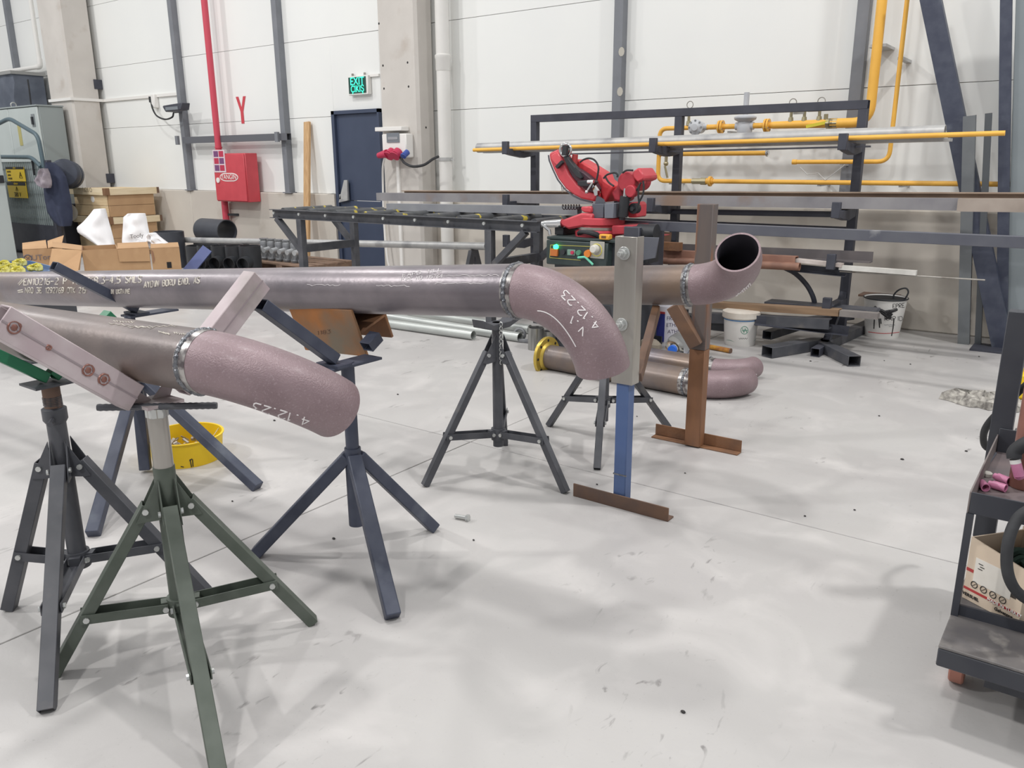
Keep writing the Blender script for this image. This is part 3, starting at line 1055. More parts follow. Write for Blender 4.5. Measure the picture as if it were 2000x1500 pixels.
beam = thing('beam_offcut', 'rusty H beam offcut resting in the navy V arms below the longest pipe', 'steel offcut', hb_pt(L / 2, hgt, dep / 2))
m_ = MB(); slab(m_, 0, hgt, 0, tf)
part(beam, 'flange', m_, rust_plate, label='orange rusty flange facing the camera', bevel=.002)
m_ = MB(); slab(m_, hgt * .5 - tw / 2, hgt * .5 + tw / 2, tf, dep - tf)
part(beam, 'web', m_, rust)
m_ = MB(); slab(m_, 0, hgt, dep - tf, dep)
part(beam, 'flange', m_, rust, bevel=.002)
mk = on_surface([MB().plate([hb_pt(0, 0, 0), hb_pt(L, 0, 0), hb_pt(L, hgt, 0), hb_pt(0, hgt, 0)], e2 * .01)], stroke_px('1183', 619, 654, 645, 650, 7), .0008)
if mk.v:
    part(beam, 'stamped_number', mk, rust_dark)

# ================================================================ T POSTS
bA, bB = G(1114, 972), G(1309, 1016)
bp = thing('clamp_post', 'blue square post with a bare steel clamp plate, on a rusty angle base', 'steel post', (bA + bB) / 2)
yb = (bA.y + bB.y) / 2
part(bp, 'angle_base', MB().box((bA.x, yb, 0), (bB.x, yb + .05, .006)).box((bA.x, yb, .006), (bB.x, yb + .006, .055)), rust_dark, label='rusty angle iron base', bevel=.0015)
px0 = A(1213, 975, yb + .03).x
yp = yb + .036
ztb = A(1214, 735, yp).z
ptop = A(1214, 460, yp)
part(bp, 'post', MB().bar((px0, yp, .006), (px0, yp, ztb + .03), .052, .05, up=(0, 1, 0)), blue_paint, bevel=.004, seg=2)
sl = A(1212, 928, yp - .026).z
part(bp, 'weld_joint', MB().box((px0 - .028, yp - .0262, sl - .003), (px0 + .028, yp - .02, sl + .003)), weldm)
pw = .088
cl = MB()
zb_, zt_ = ztb - .02, ptop.z
cl.box((px0 - pw / 2, yp - .034, zb_), (px0 + pw / 2, yp - .028, zt_))
cl.box((px0 + pw / 2 - .006, yp - .028, zb_), (px0 + pw / 2, yp + .022, zt_))
cl.box((px0 - pw / 2, yp - .028, zb_), (px0 - pw / 2 + .006, yp + .022, zt_))
part(bp, 'clamp_channel', cl, bare, label='bare steel channel plate', bevel=.0015)
for p in ((1209, 494), (1212, 633)):
    w = A(p[0], p[1], yp - .034)
    w.x = px0 - .004
    bm = MB().cyl(w + V((0, -.006, 0)), w, .024, n=20).cyl(w + V((0, -.022, 0)), w + V((0, -.006, 0)), .017, n=6).cyl(w + V((0, -.042, 0)), w + V((0, -.022, 0)), .009, n=12)
    part(bp, 'bolt', bm, zinc, bevel=.001)
b0, b1 = A(1243, 726, 2.7), A(1282, 604, P3[1].y - .02)
part(bp, 'brace', MB().bar((px0 + .035, yp + .03, A(1236, 740, yp).z), b1, .03, .045), rust_dark, bevel=.002)

rA, rB = G(1268, 857), G(1443, 888)
yr = (rA.y + rB.y) / 2
rp = thing('steel_post', 'rust brown square post on an angle base, rising behind the rear pipe', 'steel post', (rA + rB) / 2)
part(rp, 'angle_base', MB().box((rA.x, yr, 0), (rB.x, yr + .05, .006)).box((rA.x, yr + .044, .006), (rB.x, yr + .05, .06)), rust, label='rusty angle iron base', bevel=.0015)
rx = A(1357, 862, yr + .02).x
zrt = A(1376, 398, yr + .02).z
part(rp, 'post', MB().hollow((rx, yr + .014, .006), (rx, yr + .014, .47), .074, .058, .004, up=(0, 1, 0)), M('rusty_lower_tube', (140, 98, 68), (118, 84, 62), rough=.7, scale=6, c3=(104, 88, 80), s3=3.0, stretch=(2, 2, .6)), label='rust brown lower tube', bevel=.003)
part(rp, 'upper_post', MB().hollow((rx, yr + .014, .471), (rx, yr + .014, zrt), .074, .058, .004, up=(0, 1, 0)), M('rust_streaked_tube', (106, 95, 90), (92, 86, 86), rough=.6, scale=5, c3=(138, 94, 66), s3=5.0, lo3=.5, hi3=.6, stretch=(3, 3, .3)), label='dark upper tube with a rust streak', bevel=.003)

part(rp, 'brace', MB().hollow((rx, yr - .02, A(1360, 672, yr).z), A(1316, 596, yr - .05), .06, .05, .004, up=(0, 1, 0)), rust_dark, bevel=.002)

# ================================================================ SMALL THINGS ON THE FLOOR
# yellow tub of scraps
tb = G(367, 893)
tub = thing('tub', 'shallow round yellow tub holding metal scraps, behind the front pipe', 'tub', tb)
part(tub, 'tub_wall', MB().lathe([(.0, 0), (.150, 0), (.162, .11), (.168, .112), (.168, .116), (.158, .116), (.146, .008), (.0, .008)], tb, n=48), yellow)
tw_ = MB().lathe([(.150, 0), (.162, .11)], tb, n=48)
part(tub, 'paint_mark', on_surface([tw_], [[(371, 897), (374, 912)], [(376, 897), (377, 911)], [(370, 900), (375, 896)], [(353, 911), (359, 912)]], .0022), inkblack, label='black marks on the yellow wall', kind='stuff')
sc_ = MB()
random.seed(5)
for k in range(46):
    a_, r_ = random.uniform(0, 6.28), .13 * sqrt(random.random())
    c_ = tb + V((cos(a_) * r_, sin(a_) * r_, .015 + random.uniform(0, .06)))
    d_ = V((random.uniform(-1, 1), random.uniform(-1, 1), random.uniform(-.4, .4))).normalized()
    if k % 3:
        sc_.bar(c_ - d_ * .02, c_ + d_ * .02, random.uniform(.008, .022), random.uniform(.002, .008))
    else:
        sc_.cyl(c_ - d_ * .01, c_ + d_ * .012, random.uniform(.006, .012), n=7)
solo('metal_scraps', 'loose cut-off metal scraps lying in the yellow tub', 'scrap', sc_, scrapm, kind='stuff')
solo('welding_rod', 'thin straight rod sticking out of the yellow tub', 'rod', MB().tube([tb + V((.05, .05, .03)), Dp(430, 832, 3.8)], .0015, n=6), galv)

bo_ = G(904, 1017)
bl = thing('hex_bolt', 'single zinc bolt lying on the bare floor right of the navy stand', 'bolt', bo_)
d_ = (G(914, 1018) - G(889, 1013)).normalized()
b0_ = G(889, 1013) + V((0, 0, .011))
b1_ = G(911, 1017) + V((0, 0, .012))
part(bl, 'shank', MB().cyl(b0_, b1_, .008, n=12), zinc)
part(bl, 'head', MB().cyl(b1_, b1_ + d_ * .011, .0135, n=6), zinc)
dm = MB()
for p in ((652, 1053), (1669, 997), (1717, 813), (1762, 898), (1572, 1009), (1887, 882), (1778, 712), (454, 980), (777, 771), (1338, 925), (1166, 947), (1912, 697), (1727, 705), (1244, 814), (1334, 1392), (1583, 706), (536, 822), (925, 1056)):
    c_ = G(*p)
    dm.ball(c_ + V((0, 0, .003)), random.uniform(.003, .006), 7, 4, (1.5, 1, .7))
solo('floor_crumbs', 'dark crumbs of slag scattered over the pale floor', 'crumbs', dm, debrism, kind='stuff')

# spools lying on the floor
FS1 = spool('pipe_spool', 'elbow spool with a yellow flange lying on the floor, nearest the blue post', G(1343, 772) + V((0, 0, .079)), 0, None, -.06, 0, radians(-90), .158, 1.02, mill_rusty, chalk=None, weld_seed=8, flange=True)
f2 = G(1380, 741) + V((0, 0.03, .066))
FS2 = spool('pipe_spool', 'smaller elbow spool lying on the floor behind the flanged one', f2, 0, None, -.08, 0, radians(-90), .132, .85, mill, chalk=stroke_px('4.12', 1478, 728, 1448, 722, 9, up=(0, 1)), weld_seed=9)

# old wet patch of grey lump and bottle
wb = G(1318, 703)
wt = thing('water_bottle', 'large clear water bottle lying on its side with a blue cap', 'bottle', wb)
axb = (G(1345, 680) - G(1312, 705)); axb.z = 0; axb = axb.normalized()
wc = G(1312, 707) + V((0, 0, .085))
prof_ = [(.022, .0), (.024, .03), (.05, .055), (.078, .10), (.083, .13), (.079, .15), (.083, .17), (.079, .2), (.083, .22), (.080, .25), (.083, .30), (.07, .325), (.0, .325)]
part(wt, 'bottle_body', MB().lathe(prof_, wc, n=28, axis=axb), clearp)
part(wt, 'cap', MB().cyl(wc - axb * .012, wc + axb * .018, .03, n=20), bluecap, label='blue screw cap', bevel=.002)
gl = G(1270, 683)
rk = MB()
rk.ball(gl + V((0, 0, .035)), .09, 12, 7, (1.0, .7, .5))
for v in rk.v:
    v += V((random.uniform(-.008, .008), random.uniform(-.008, .008), random.uniform(-.006, .006)))
    v.z = max(v.z, .001)
solo('sand_sack', 'grey lumpy sack on the floor left of the water bottle', 'sack', rk, M('sack_grey', (150, 140, 126), (170, 160, 146), rough=.9, scale=16), loc=gl)
yb0, yb1 = G(1380, 681) + V((0, 0, .018)), G(1426, 690) + V((0, 0, .018))
rod = thing('round_bar', 'short rusty yellow round bar on the floor in front of the white bucket', 'bar', (yb0 + yb1) / 2)
part(rod, 'shaft', MB().cyl(yb0 - (yb1 - yb0) * .9, yb1, .017, n=16), M('yellow_rust', (204, 150, 60), (150, 96, 48), rough=.6, scale=30))
part(rod, 'end_cap', MB().cyl(yb1, yb1 + (yb1 - yb0).normalized() * .006, .018, n=16), rust_dark)

# ================================================================ WALL FITTINGS
# red hose cabinet with its riser
hc0, hc1 = A(414, 303, 6.72), A(474, 393, 6.72)
hcx1 = A(476, 300, 6.72).x
hz0, hz1 = A(425, 393, 6.72).z, A(416, 300, 6.72).z
hc = thing('hose_cabinet', 'red fire hose cabinet mounted on the wall, marked YANGIN', 'cabinet', (hc0.x, 6.72, hz0))
part(hc, 'body', MB().box((hc0.x, 6.735, hz0), (hcx1, 6.925, hz1)), red, bevel=.006)
part(hc, 'door', MB().box((hc0.x + .012, 6.72, hz0 + .012), (hcx1 - .012, 6.734, hz1 - .012)), red, bevel=.004)
w = A(430, 314, 6.718)
w.x = hc0.x + .155
st_ = part(hc, 'instruction_sticker', MB().box((w.x - .13, 6.716, w.z - .15), (w.x + .13, 6.719, w.z + .14)), M('sticker_pale', (222, 206, 212), rough=.5), label='white and red instruction sticker')
for i in range(2):
    for j in range(3):
        part(st_, 'pictogram', MB().box((w.x - .11 + i * .115, 6.714, w.z - .13 + j * .09), (w.x - .01 + i * .115, 6.7155, w.z - .055 + j * .09)), M('sticker_red', (186, 52, 80), rough=.5) if (i + j) % 2 else M('sticker_violet', (120, 72, 118), rough=.5))
w = A(447, 346, 6.717)
ov = MB().plate([(w.x + .14 * cos(a) + (.06 if cos(a) > 0 else -.06) - 0, 6.717, w.z + .055 * sin(a)) for a in [k * pi / 12 for k in range(24)]], (0, .003, 0))
pl = part(hc, 'name_plate', ov, white, label='oval white plate reading YANGIN')
ov2 = MB().plate([(w.x + .125 * cos(a) + (.06 if cos(a) > 0 else -.06), 6.7155, w.z + .042 * sin(a)) for a in [k * pi / 12 for k in range(24)]], (0, .0012, 0))
part(pl, 'plate_field', ov2, red)
lettering(pl, 'lettering', 'YANGIN', .088, (w.x, 6.7145, w.z), (1, 0, 0), (0, 0, 1), white)
w = A(426, 352, 6.712)
part(hc, 'lock', MB().cyl((w.x, 6.706, w.z), (w.x, 6.72, w.z), .035, n=18), white, label='white round lock')
rt = A(427, 292, 6.82)
rp0 = A(397, -90, 6.82)
rpm = MB().cyl((rt.x, 6.82, hz1 - .02), (rt.x, 6.82, 5.2), .042, n=16)
pipe_r = thing('fire_water_pipe', 'straight red water pipe coming down the wall into the red hose cabinet', 'pipe', (rt.x, 6.82, hz1))
part(pipe_r, 'riser', rpm, redp)
part(pipe_r, 'union', MB().cyl((rt.x, 6.82, hz1 + .002), (rt.x, 6.82, hz1 + .05), .065, n=8).cyl((rt.x, 6.82, hz1 + .07), (rt.x, 6.82, hz1 + .09), .05, n=16), redp)
rb = A(441, 420, 6.86)
dp = thing('fire_water_pipe', 'short red pipe dropping from the bottom of the red hose cabinet to the floor', 'pipe', (rb.x, 6.86, 0))
part(dp, 'drop', MB().cyl((rb.x, 6.86, 0), (rb.x, 6.86, hz0 + .001), .045, n=16), redp)
part(dp, 'pipe_clip', MB().bar((rb.x, 6.86, .62), (rb.x + .2, 6.93, .62), .03, .03), blackp)

# red Y on the wall
w = A(472.5, 215, 6.998)
ym = MB()
ym.plate([w + V(p) for p in ((-.105, 0, .17), (-.05, 0, .17), (0, 0, .03), (.05, 0, .17), (.105, 0, .17), (.03, 0, -.02), (.03, 0, -.17), (-.03, 0, -.17), (-.03, 0, -.02))], (0, -.003, 0))
solo('wall_letter', 'large red letter Y fixed to the white wall above the hose cabinet', 'letter', ym, red)

# leaning pine plank
b0_, t0_ = G(600, 533), A(600, 238, 6.96)
b0_ = V((b0_.x, 6.72, 0)); b0_.x = A(599, 520, 6.72).x
ln_ = t0_ - b0_
pk = MB().bar(b0_ + V((0, 0, .02)), t0_, .10, .035, up=(0, 1, 0))
plank = solo('timber_plank', 'tall knotty pine plank leaning against the wall left of the blue door', 'plank', pk, plankm, bevel=.004)

# exit sign
w = A(699, 166.5, 6.94)
sx, sz = .165, .105
ex_ = thing('exit_sign', 'green lit exit sign on the wall above the blue door', 'sign', w + V((0, .05, -sz)))
part(ex_, 'housing', MB().box((w.x - sx, 6.94, w.z - sz), (w.x + sx, 6.998, w.z + sz)), white, bevel=.006)
part(ex_, 'face', MB().box((w.x - sx + .015, 6.936, w.z - sz + .018), (w.x + sx - .03, 6.9395, w.z + sz - .015)), exit_dark)
lettering(ex_, 'lettering', 'EXIT', .12, (w.x - .006, 6.9345, w.z + .042), (1, 0, 0), (0, 0, 1), exit_green, squash=.95)
lettering(ex_, 'lettering', 'ÇIKIŞ', .105, (w.x - .006, 6.9345, w.z - .042), (1, 0, 0), (0, 0, 1), exit_green, squash=.85)
for k in (-.11, .09):
    part(ex_, 'hanger', MB().cyl((w.x + k, 6.97, w.z + sz), (w.x + k, 6.97, w.z + sz + .03), .014, n=10), bare)
c0_, c1_ = A(697, 150, 6.985), A(740, 143.5, 6.985)
solo('conduit', 'short white conduit running from the exit sign to the pale column', 'conduit', MB().box((c0_.x, 6.975, c0_.z - .015), (min(c1_.x, A(741, 185, 6.68).x - .0) + .0, 6.999, c0_.z + .012)).box((c0_.x, 6.975, c0_.z - .06), (c0_.x + .025, 6.999, c0_.z - .012)), white)

# conduits on the left
zc = X(139, 191, A(139, 185, 6.5).x)
ka, kb, kc = A(105, 199, 6.485), A(139, 193, 6.485), None
czl = kb.z
cm = MB()
cx0, cx1 = A(84, 100, 6.5).x, A(139, 185, 6.5).x
pend = A(352, 186, 6.985)
cm.box((cx0, 6.47, czl - .02), (cx1 + .025, 6.499, czl + .02))
cm.box((cx1 + .001, 6.4995, czl - .02), (cx1 + .025, 6.999, czl + .02))
cm.box((cx1 + .025, 6.972, czl - .02), (POSTX[1] - .05, 6.999, czl + .02))
cm.box((cx0 - .6, 6.90, czl - .06), (cx0 - .001, 6.915, czl - .03))
solo('conduit', 'white square conduit wrapping round the left concrete column towards the floodlight', 'conduit', cm, white)
ua, ub, uc = A(59, -40, 6.868), A(79, 130, 6.868), A(-40, 141, 6.868)
uz = ub.z
cu_ = thing('conduit', 'white plastic pipe bending off to the left at the top left corner', 'conduit', (ub.x, 6.868, uz))
part(cu_, 'pipe_run', MB().tube(round_path([(ub.x, 6.868, 6.0), (ub.x, 6.868, uz), (ub.x - 5, 6.868, uz)], .08), .035, n=12), white)
part(cu_, 'elbow_sleeve', MB().tube(round_path([(ub.x, 6.868, uz + .12), (ub.x, 6.868, uz), (ub.x - .12, 6.868, uz)], .07), .042, n=12), white)
w = A(300, 197, 6.96)
jb = thing('junction_box', 'small white socket box below the conduit with a drooping lamp cable', 'socket', w)
part(jb, 'box', MB().box((w.x - .02, 6.93, w.z - .1), (w.x + .07, 6.998, w.z + .09)), white, bevel=.008)
part(jb, 'plug', MB().cyl((w.x - .05, 6.95, w.z - .02), (w.x - .05, 6.95, w.z + .06), .03, n=10), blackp)
part(jb, 'cable', MB().tube(smooth_path([(w.x - .05, 6.95, w.z - .02), A(298, 212, 6.9), A(306, 226, 6.85), A(322, 233, 6.8), A(336, 229, 6.8), A(339, 221, 6.8)]), .012, n=6), rubber)
w = A(349, 213, 6.72)
fl_ = thing('floodlight', 'dark flat floodlight fixed to the grey wall post', 'lamp', w)
p0_, p1_ = A(325, 212, 6.72), A(362, 210, 6.72)
part(fl_, 'lamp_body', MB().plate([(p0_.x, 6.66, p0_.z + .02), (p0_.x + .06, 6.66, p0_.z - .05), (p1_.x - .02, 6.66, p0_.z - .035), (p1_.x + .02, 6.66, p0_.z + .055), (p0_.x + .02, 6.66, p0_.z + .035)], (0, .13, 0)), rackgrey, bevel=.008)
part(fl_, 'lens', MB().box((p0_.x + .08, 6.655, p0_.z - .03), (p1_.x - .08, 6.6595, p0_.z + .012)), glassdark)
part(fl_, 'mount', MB().cyl((POSTX[1] - .06, 6.86, p0_.z), (POSTX[1] + .06, 6.86, p0_.z), .055, n=12).bar((POSTX[1], 6.87, p0_.z), (POSTX[1] - .1, 6.75, p0_.z), .05, .05), rackgrey)

# socket cabinet on the centre column
w0_, w1_ = A(745, 262, 6.56), A(794, 308, 6.56)
sb = thing('socket_box', 'white socket cabinet with two red and one blue outlet on the pale column', 'electrical box', ((w0_.x + w1_.x) / 2, 6.56, w1_.z))
part(sb, 'box', MB().box((w0_.x, 6.56, w1_.z), (w1_.x, 6.679, w0_.z)), white, bevel=.01)
wa, wb_ = A(755, 260, 6.555), A(780, 278, 6.555)
part(sb, 'breaker_window', MB().box((wa.x, 6.552, wb_.z), (wb_.x, 6.5595, wa.z)), glassdark, label='grey see-through breaker window')
part(sb, 'breaker_row', MB().box((wa.x + .02, 6.549, wb_.z + .03), (wb_.x - .02, 6.5518, wa.z - .04)), M('breaker_grey', (150, 152, 156), rough=.5))
for p, mt, nm in (((763, 297), redsock, 'red_outlet'), ((775, 297), redsock, 'red_outlet'), ((792, 297), bluesock, 'blue_outlet')):
    q = A(p[0], p[1], 6.53)
    r_ = .052 if mt is redsock else .03
    o_ = part(sb, nm, MB().cyl(q + V((0, .029, 0)), q + V((-.0, -.03, -.035)), r_ * 1.05, r_, n=18), mt)
    part(o_, 'outlet_lid', MB().cyl(q + V((0, -.031, -.036)), q + V((0, -.04, -.045)), r_ * 1.12, n=18), mt)
q = A(752, 300, 6.5)
part(sb, 'red_plug', MB().cyl(q + V((.03, 0, 0)), q + V((-.10, 0, -.02)), .045, .03, n=14), redsock)
part(sb, 'cable', MB().tube(smooth_path([A(783, 308, 6.54), A(790, 318, 6.5), A(806, 325, 6.46), A(828, 322, 6.5), A(845, 311, 6.6), A(856, 306, 6.7)]), .014, n=8), rubber, label='black cable drooping to the downpipe')
part(sb, 'white_cable', MB().tube(smooth_path([A(752, 306, 6.5), A(748, 325, 6.55), A(748, 360, 6.62), A(750, 430, 6.62), A(756, 500, 6.6), A(760, 521, 6.6)]), .012, n=8), white)
w = A(763, 252, 6.55)
solo('cable_trunking', 'short thick white trunking lying across the column above the socket cabinet', 'trunking', MB().box((A(737, 252, 6.6).x, 6.56, A(763, 256, 6.6).z), (A(789, 252, 6.6).x, 6.6795, A(763, 248, 6.6).z)), white, bevel=.004)
w = A(777, 330, 6.66)
solo('cable_trunking', 'slim white trunking running down the pale column from the socket cabinet to the floor', 'trunking', MB().box((w.x - .02, 6.655, 0), (w.x + .02, 6.6795, A(777, 310, 6.56).z)), white)

# downpipe
dx = A(866, 150, 6.85).x
dpp = thing('downpipe', 'thick pale plastic downpipe running up the right side of the pale column', 'pipe', (dx, 6.85, 0))
cz = A(866, 115, 6.85).z
part(dpp, 'lower_pipe', MB().cyl((dx, 6.85, 0), (dx, 6.85, cz - .05), .071, n=28), offwhite)
part(dpp, 'upper_pipe', MB().cyl((dx, 6.85, cz - .05), (dx, 6.85, 6.4), .071, n=28), offwhite)
part(dpp, 'coupling', MB().lathe([(.072, -.12), (.078, -.11), (.078, .0), (.084, .01), (.084, .035), (.072, .045)], (dx, 6.85, cz), n=28), offwhite)
bz_ = A(866, 311, 6.85).z
part(dpp, 'pipe_clip', MB().lathe([(.072, -.018), (.077, -.018), (.077, .018), (.072, .018)], (dx, 6.85, bz_), n=28).bar((dx - .16, 6.85, bz_ + .01), (dx + .12, 6.85, bz_ - .005), .014, .02), galv, label='metal pipe clip')

# ================================================================ GAS PIPING
GY = 6.72
def gp(*pts):
    return [A(x, y, GY) for x, y in pts]
mz = A(1560, 243, GY).z
# big riser with manifold
big = thing('gas_manifold', 'thick yellow gas riser feeding a manifold with grey regulator and valves', 'gas pipe', (A(1690, 240, GY).x, GY, mz))
rx_ = A(1706, 160, GY).x
part(big, 'riser', MB().tube(round_path([(rx_, GY, 5.0), (rx_, GY, mz), (rx_ - .28, GY, mz)], .13, 7), .036, n=16), gas)
mx0, mx1 = A(1508, 244, GY).x, A(1614, 243, GY).x
part(big, 'header', MB().cyl((mx0 + .01, GY, mz), (mx1, GY, mz), .028, .032, n=16).cyl((mx0 - .02, GY, mz), (mx0 + .01, GY, mz), .022, .028, n=16), gas)
vx0, vx1 = mx1, rx_ - .25
bv = part(big, 'ball_valve', MB().cyl((vx0, GY, mz), (vx0 + .05, GY, mz), .038, n=8).cyl((vx0 + .05, GY, mz), (vx1 - .03, GY, mz), .03, n=14).cyl((vx1 - .04, GY, mz), (vx1 + .02, GY, mz), .038, n=8).cyl((vx1 - .07, GY, mz), (vx1 - .07, GY, mz + .07), .016, n=10), brass)
part(bv, 'valve_lever', MB().bar((vx1 - .04, GY - .02, mz - .02 + .03), (vx1 - .2, GY - .05, mz - .02), .02, .024), M('lever_yellow', (214, 200, 60), rough=.5), label='yellow valve lever')
rgx = A(1454.5, 248, GY).x
for fx_ in (A(1498, 245, GY).x, A(1408, 249, GY).x):
    fm = MB()
    for s in (-1, 1):
        fm.cyl((fx_ + s * .004, GY, mz), (fx_ + s * .018, GY, mz), .052, n=22)
    f_ = part(big, 'flange_pair', fm, gas)
    for k in range(4):
        a = k * pi / 2 + .5
        c_ = V((fx_, GY + cos(a) * .04, mz + sin(a) * .04))
        part(f_, 'bolt', MB().cyl(c_ - V((.025, 0, 0)), c_ + V((.025, 0, 0)), .006, n=6), bare)
part(big, 'connecting_pipe', MB().cyl((rgx + .04, GY, mz), (mx0 - .01, GY, mz), .022, n=14), gas)
part(big, 'connecting_pipe', MB().cyl((A(1380, 250, GY).x, GY, mz), (rgx - .04, GY, mz), .021, n=14), gas)
rg = part(big, 'regulator', MB().lathe([(.045, -.085), (.062, -.06), (.06, .0), (.05, .03), (.085, .05), (.088, .055)], (rgx, GY, mz), n=26).cyl((rgx - .075, GY, mz), (rgx + .075, GY, mz), .032, n=14), valvegrey, label='grey gas regulator')
part(rg, 'bonnet', MB().lathe([(.088, .057), (.09, .062), (.09, .07), (.06, .085), (.0, .09)], (rgx, GY, mz), n=26), valvegrey)
part(rg, 'spring_housing', MB().cyl((rgx, GY, mz + .085), (rgx, GY, mz + .26), .022, n=14), valvegrey)
gx_ = A(1364, 250, GY).x
fv = part(big, 'filter_valve', MB().cyl((gx_, GY - .05, mz), (gx_, GY + .05, mz), .048, n=20).cyl((gx_ - .08, GY, mz), (gx_ + .08, GY, mz), .024, n=12), valvegrey, label='grey star-bolted valve')
part(fv, 'face_cap', MB().lathe([(.064, 0), (.064, .014), (.035, .024), (.028, .034), (0, .036)], (gx_, GY - .05, mz), n=24, axis=(0, -1, 0)), valvegrey)
for k in range(8):
    a = k * pi / 4
    part(fv, 'bolt', MB().cyl((gx_ + .054 * cos(a), GY - .06, mz + .054 * sin(a)), (gx_ + .054 * cos(a), GY - .074, mz + .054 * sin(a)), .008, n=6), castm)
def gauge_cock(par, px, h=.12, ring=True, lever=0):
    x = A(px, 240, GY).x
    g0 = part(par, 'gauge_cock', MB().cyl((x, GY, mz + .02), (x, GY, mz + .055), .022, .018, n=10).cyl((x, GY, mz + .055), (x, GY, mz + h), .012, n=10), brass, label='small brass cock')
    if lever:
        part(g0, 'tap_lever', MB().bar((x, GY - .01, mz + h * .7), (x - .085, GY - .01, mz + h * .7), .016, .016), bare)
    if ring:
        part(g0, 'siphon_ring', MB().torus((x + .01, GY - .012, mz + h + .025), (0, 1, 0), .028, .0035, n=20, m=6), bare)
gauge_cock(big, 1345, .16)
gauge_cock(big, 1544, .14)
gauge_cock(big, 1570, .12, ring=False, lever=1)
gauge_cock(big, 1599, .14, lever=1)
# loop going down and right
lx0 = A(1287, 300, GY).x
lz = A(1375, 354, GY).z
part(big, 'down_loop', MB().tube(round_path([(gx_ - .06, GY, mz), (lx0, GY, mz), (lx0, GY, lz), (A(1360, 354, GY).x, GY, lz)], .07, 6), .019, n=14), gas)
ux = A(1373, 355, GY).x
part(big, 'union', MB().cyl((A(1352, 355, GY).x, GY, lz), (ux - .02, GY, lz), .024, n=8).cyl((ux - .02, GY, lz), (ux + .03, GY, lz), .03, n=8), brass)
part(big, 'union', MB().cyl((ux + .03, GY, lz), (ux + .09, GY, lz), .026, n=14).cyl((ux + .055, GY, lz), (ux + .075, GY, lz), .042, n=12), gas)
part(big, 'low_run', MB().cyl((ux + .09, GY, lz), (A(1975, 357, GY).x, GY, lz), .0185, n=14), gas)
bz = A(1400, 300, GY).z
bxe = A(1497, 297, GY).x
part(big, 'branch', MB().cyl((lx0, GY, bz), (bxe, GY, bz), .019, n=14), gas)
part(big, 'branch_cap', MB().torus((bxe + .005, GY, bz), (1, 0, 0), .022, .008, n=18, m=8).cyl((bxe, GY, bz), (bxe + .02, GY, bz), .018, n=14), chrome, label='bright end ring')
px_ = A(1301, 315, GY).x
part(big, 'drain_cock', MB().cyl((px_, GY, bz), (px_, GY, bz - .07), .014, n=10).ball((px_, GY, bz - .08), .022, 10, 6).cyl((px_, GY - .02, bz - .1), (px_ + .03, GY - .02, bz - .2), .01, n=8), brass)
for xx in (lx0 + .12, A(1600, 350, GY).x, A(1760, 350, GY).x):
    part(big, 'pipe_bracket', MB().box((xx - .012, GY, lz - .03), (xx + .012, WY - .001, lz - .018)), galv)
part(big, 'pipe_bracket', MB().box((A(1455, 240, GY).x - .15, GY + .01, mz - .05), (A(1455, 240, GY).x - .12, WY - .001, mz - .035)), galv)
part(big, 'pipe_bracket', MB().box((rx_ - .06, GY, 2.1), (rx_ + .06, WY - .001, 2.12)), galv)
# thin riser
tx = A(1744, 245, GY).x
tz_ = A(1640, 316, GY).z
te = A(1551, 319, GY).x
thin = thing('gas_pipe', 'thin yellow gas pipe coming down and turning left to a capped end', 'gas pipe', (tx, GY, tz_))
part(thin, 'pipe_run', MB().tube(round_path([(tx, GY, 5.0), (tx, GY, tz_), (te, GY, tz_)], .08, 6), .0165, n=14), gas)
part(thin, 'end_cap', MB().cyl((te - .015, GY, tz_), (te + .02, GY, tz_), .02, n=14), gas)
part(thin, 'pipe_bracket', MB().box((te + .35, GY, tz_ - .03), (te + .37, WY - .001, tz_ - .018)).box((tx - .02, GY, 2.0), (tx + .02, WY - .001, 2.02)), galv)
wv = MB()
for a, b in (((1562, 326), (1577, 341)), ((1577, 341), (1598, 338)), ((1598, 338), (1612, 352)), ((1612, 352), (1650, 322))):
    wv.tube([A(a[0], a[1], GY - .01), A(b[0], b[1], GY - .01)], .003, n=5)
part(thin, 'hanging_wire', wv, galv)

# ================================================================ STORAGE RACK
RY = 6.2
RX = [A(1045, 300, RY).x, A(1322, 350, RY).x, A(1675, 330, RY).x]
RZ = 1.70
rk_ = thing('cantilever_rack', 'dark grey cantilever steel rack along the wall holding long bars and pipes', 'rack', (RX[1], RY, 0))
part(rk_, 'top_rail', MB().hollow((RX[0] - .03, RY, RZ - .03), (RX[2] + .03, RY, RZ - .03), .06, .06, .004), rackgrey, bevel=.003)
for x in RX:
    part(rk_, 'upright', MB().hollow((x, RY, 0), (x, RY, RZ - .06), .06, .06, .004, up=(0, 1, 0)), rackgrey, bevel=.003)
    part(rk_, 'foot', MB().hollow((x, RY - .62, .03), (x, RY + .3, .03), .06, .06, .004), rackgrey, bevel=.003)
    part(rk_, 'foot_brace', MB().hollow((x, RY - .36, .06), (x, RY - .02, .36), .045, .045, .004), rackgrey)
LEV = [1.385, .945, .60, .30]
for x in RX:
    for z in LEV:
        a_ = part(rk_, 'arm', MB().plate([(x - .028, RY - .03, z - .03), (x - .028, RY - .03, z + .03), (x - .028, RY - .42, z + .025), (x - .028, RY - .42, z - .02), (x - .028, RY - .36, z - .03), (x - .028, RY - .2, z - .05)], (.056, 0, 0)), rackgrey, bevel=.003)
        part(a_, 'arm_stop', MB().box((x - .028, RY - .46, z - .02), (x + .028, RY - .42, z + .085)), rackgrey, bevel=.003)
part(rk_, 'tie_bar', MB().bar((RX[0], RY + .03, .82), (RX[2], RY + .03, .82), .04, .03), rackgrey)


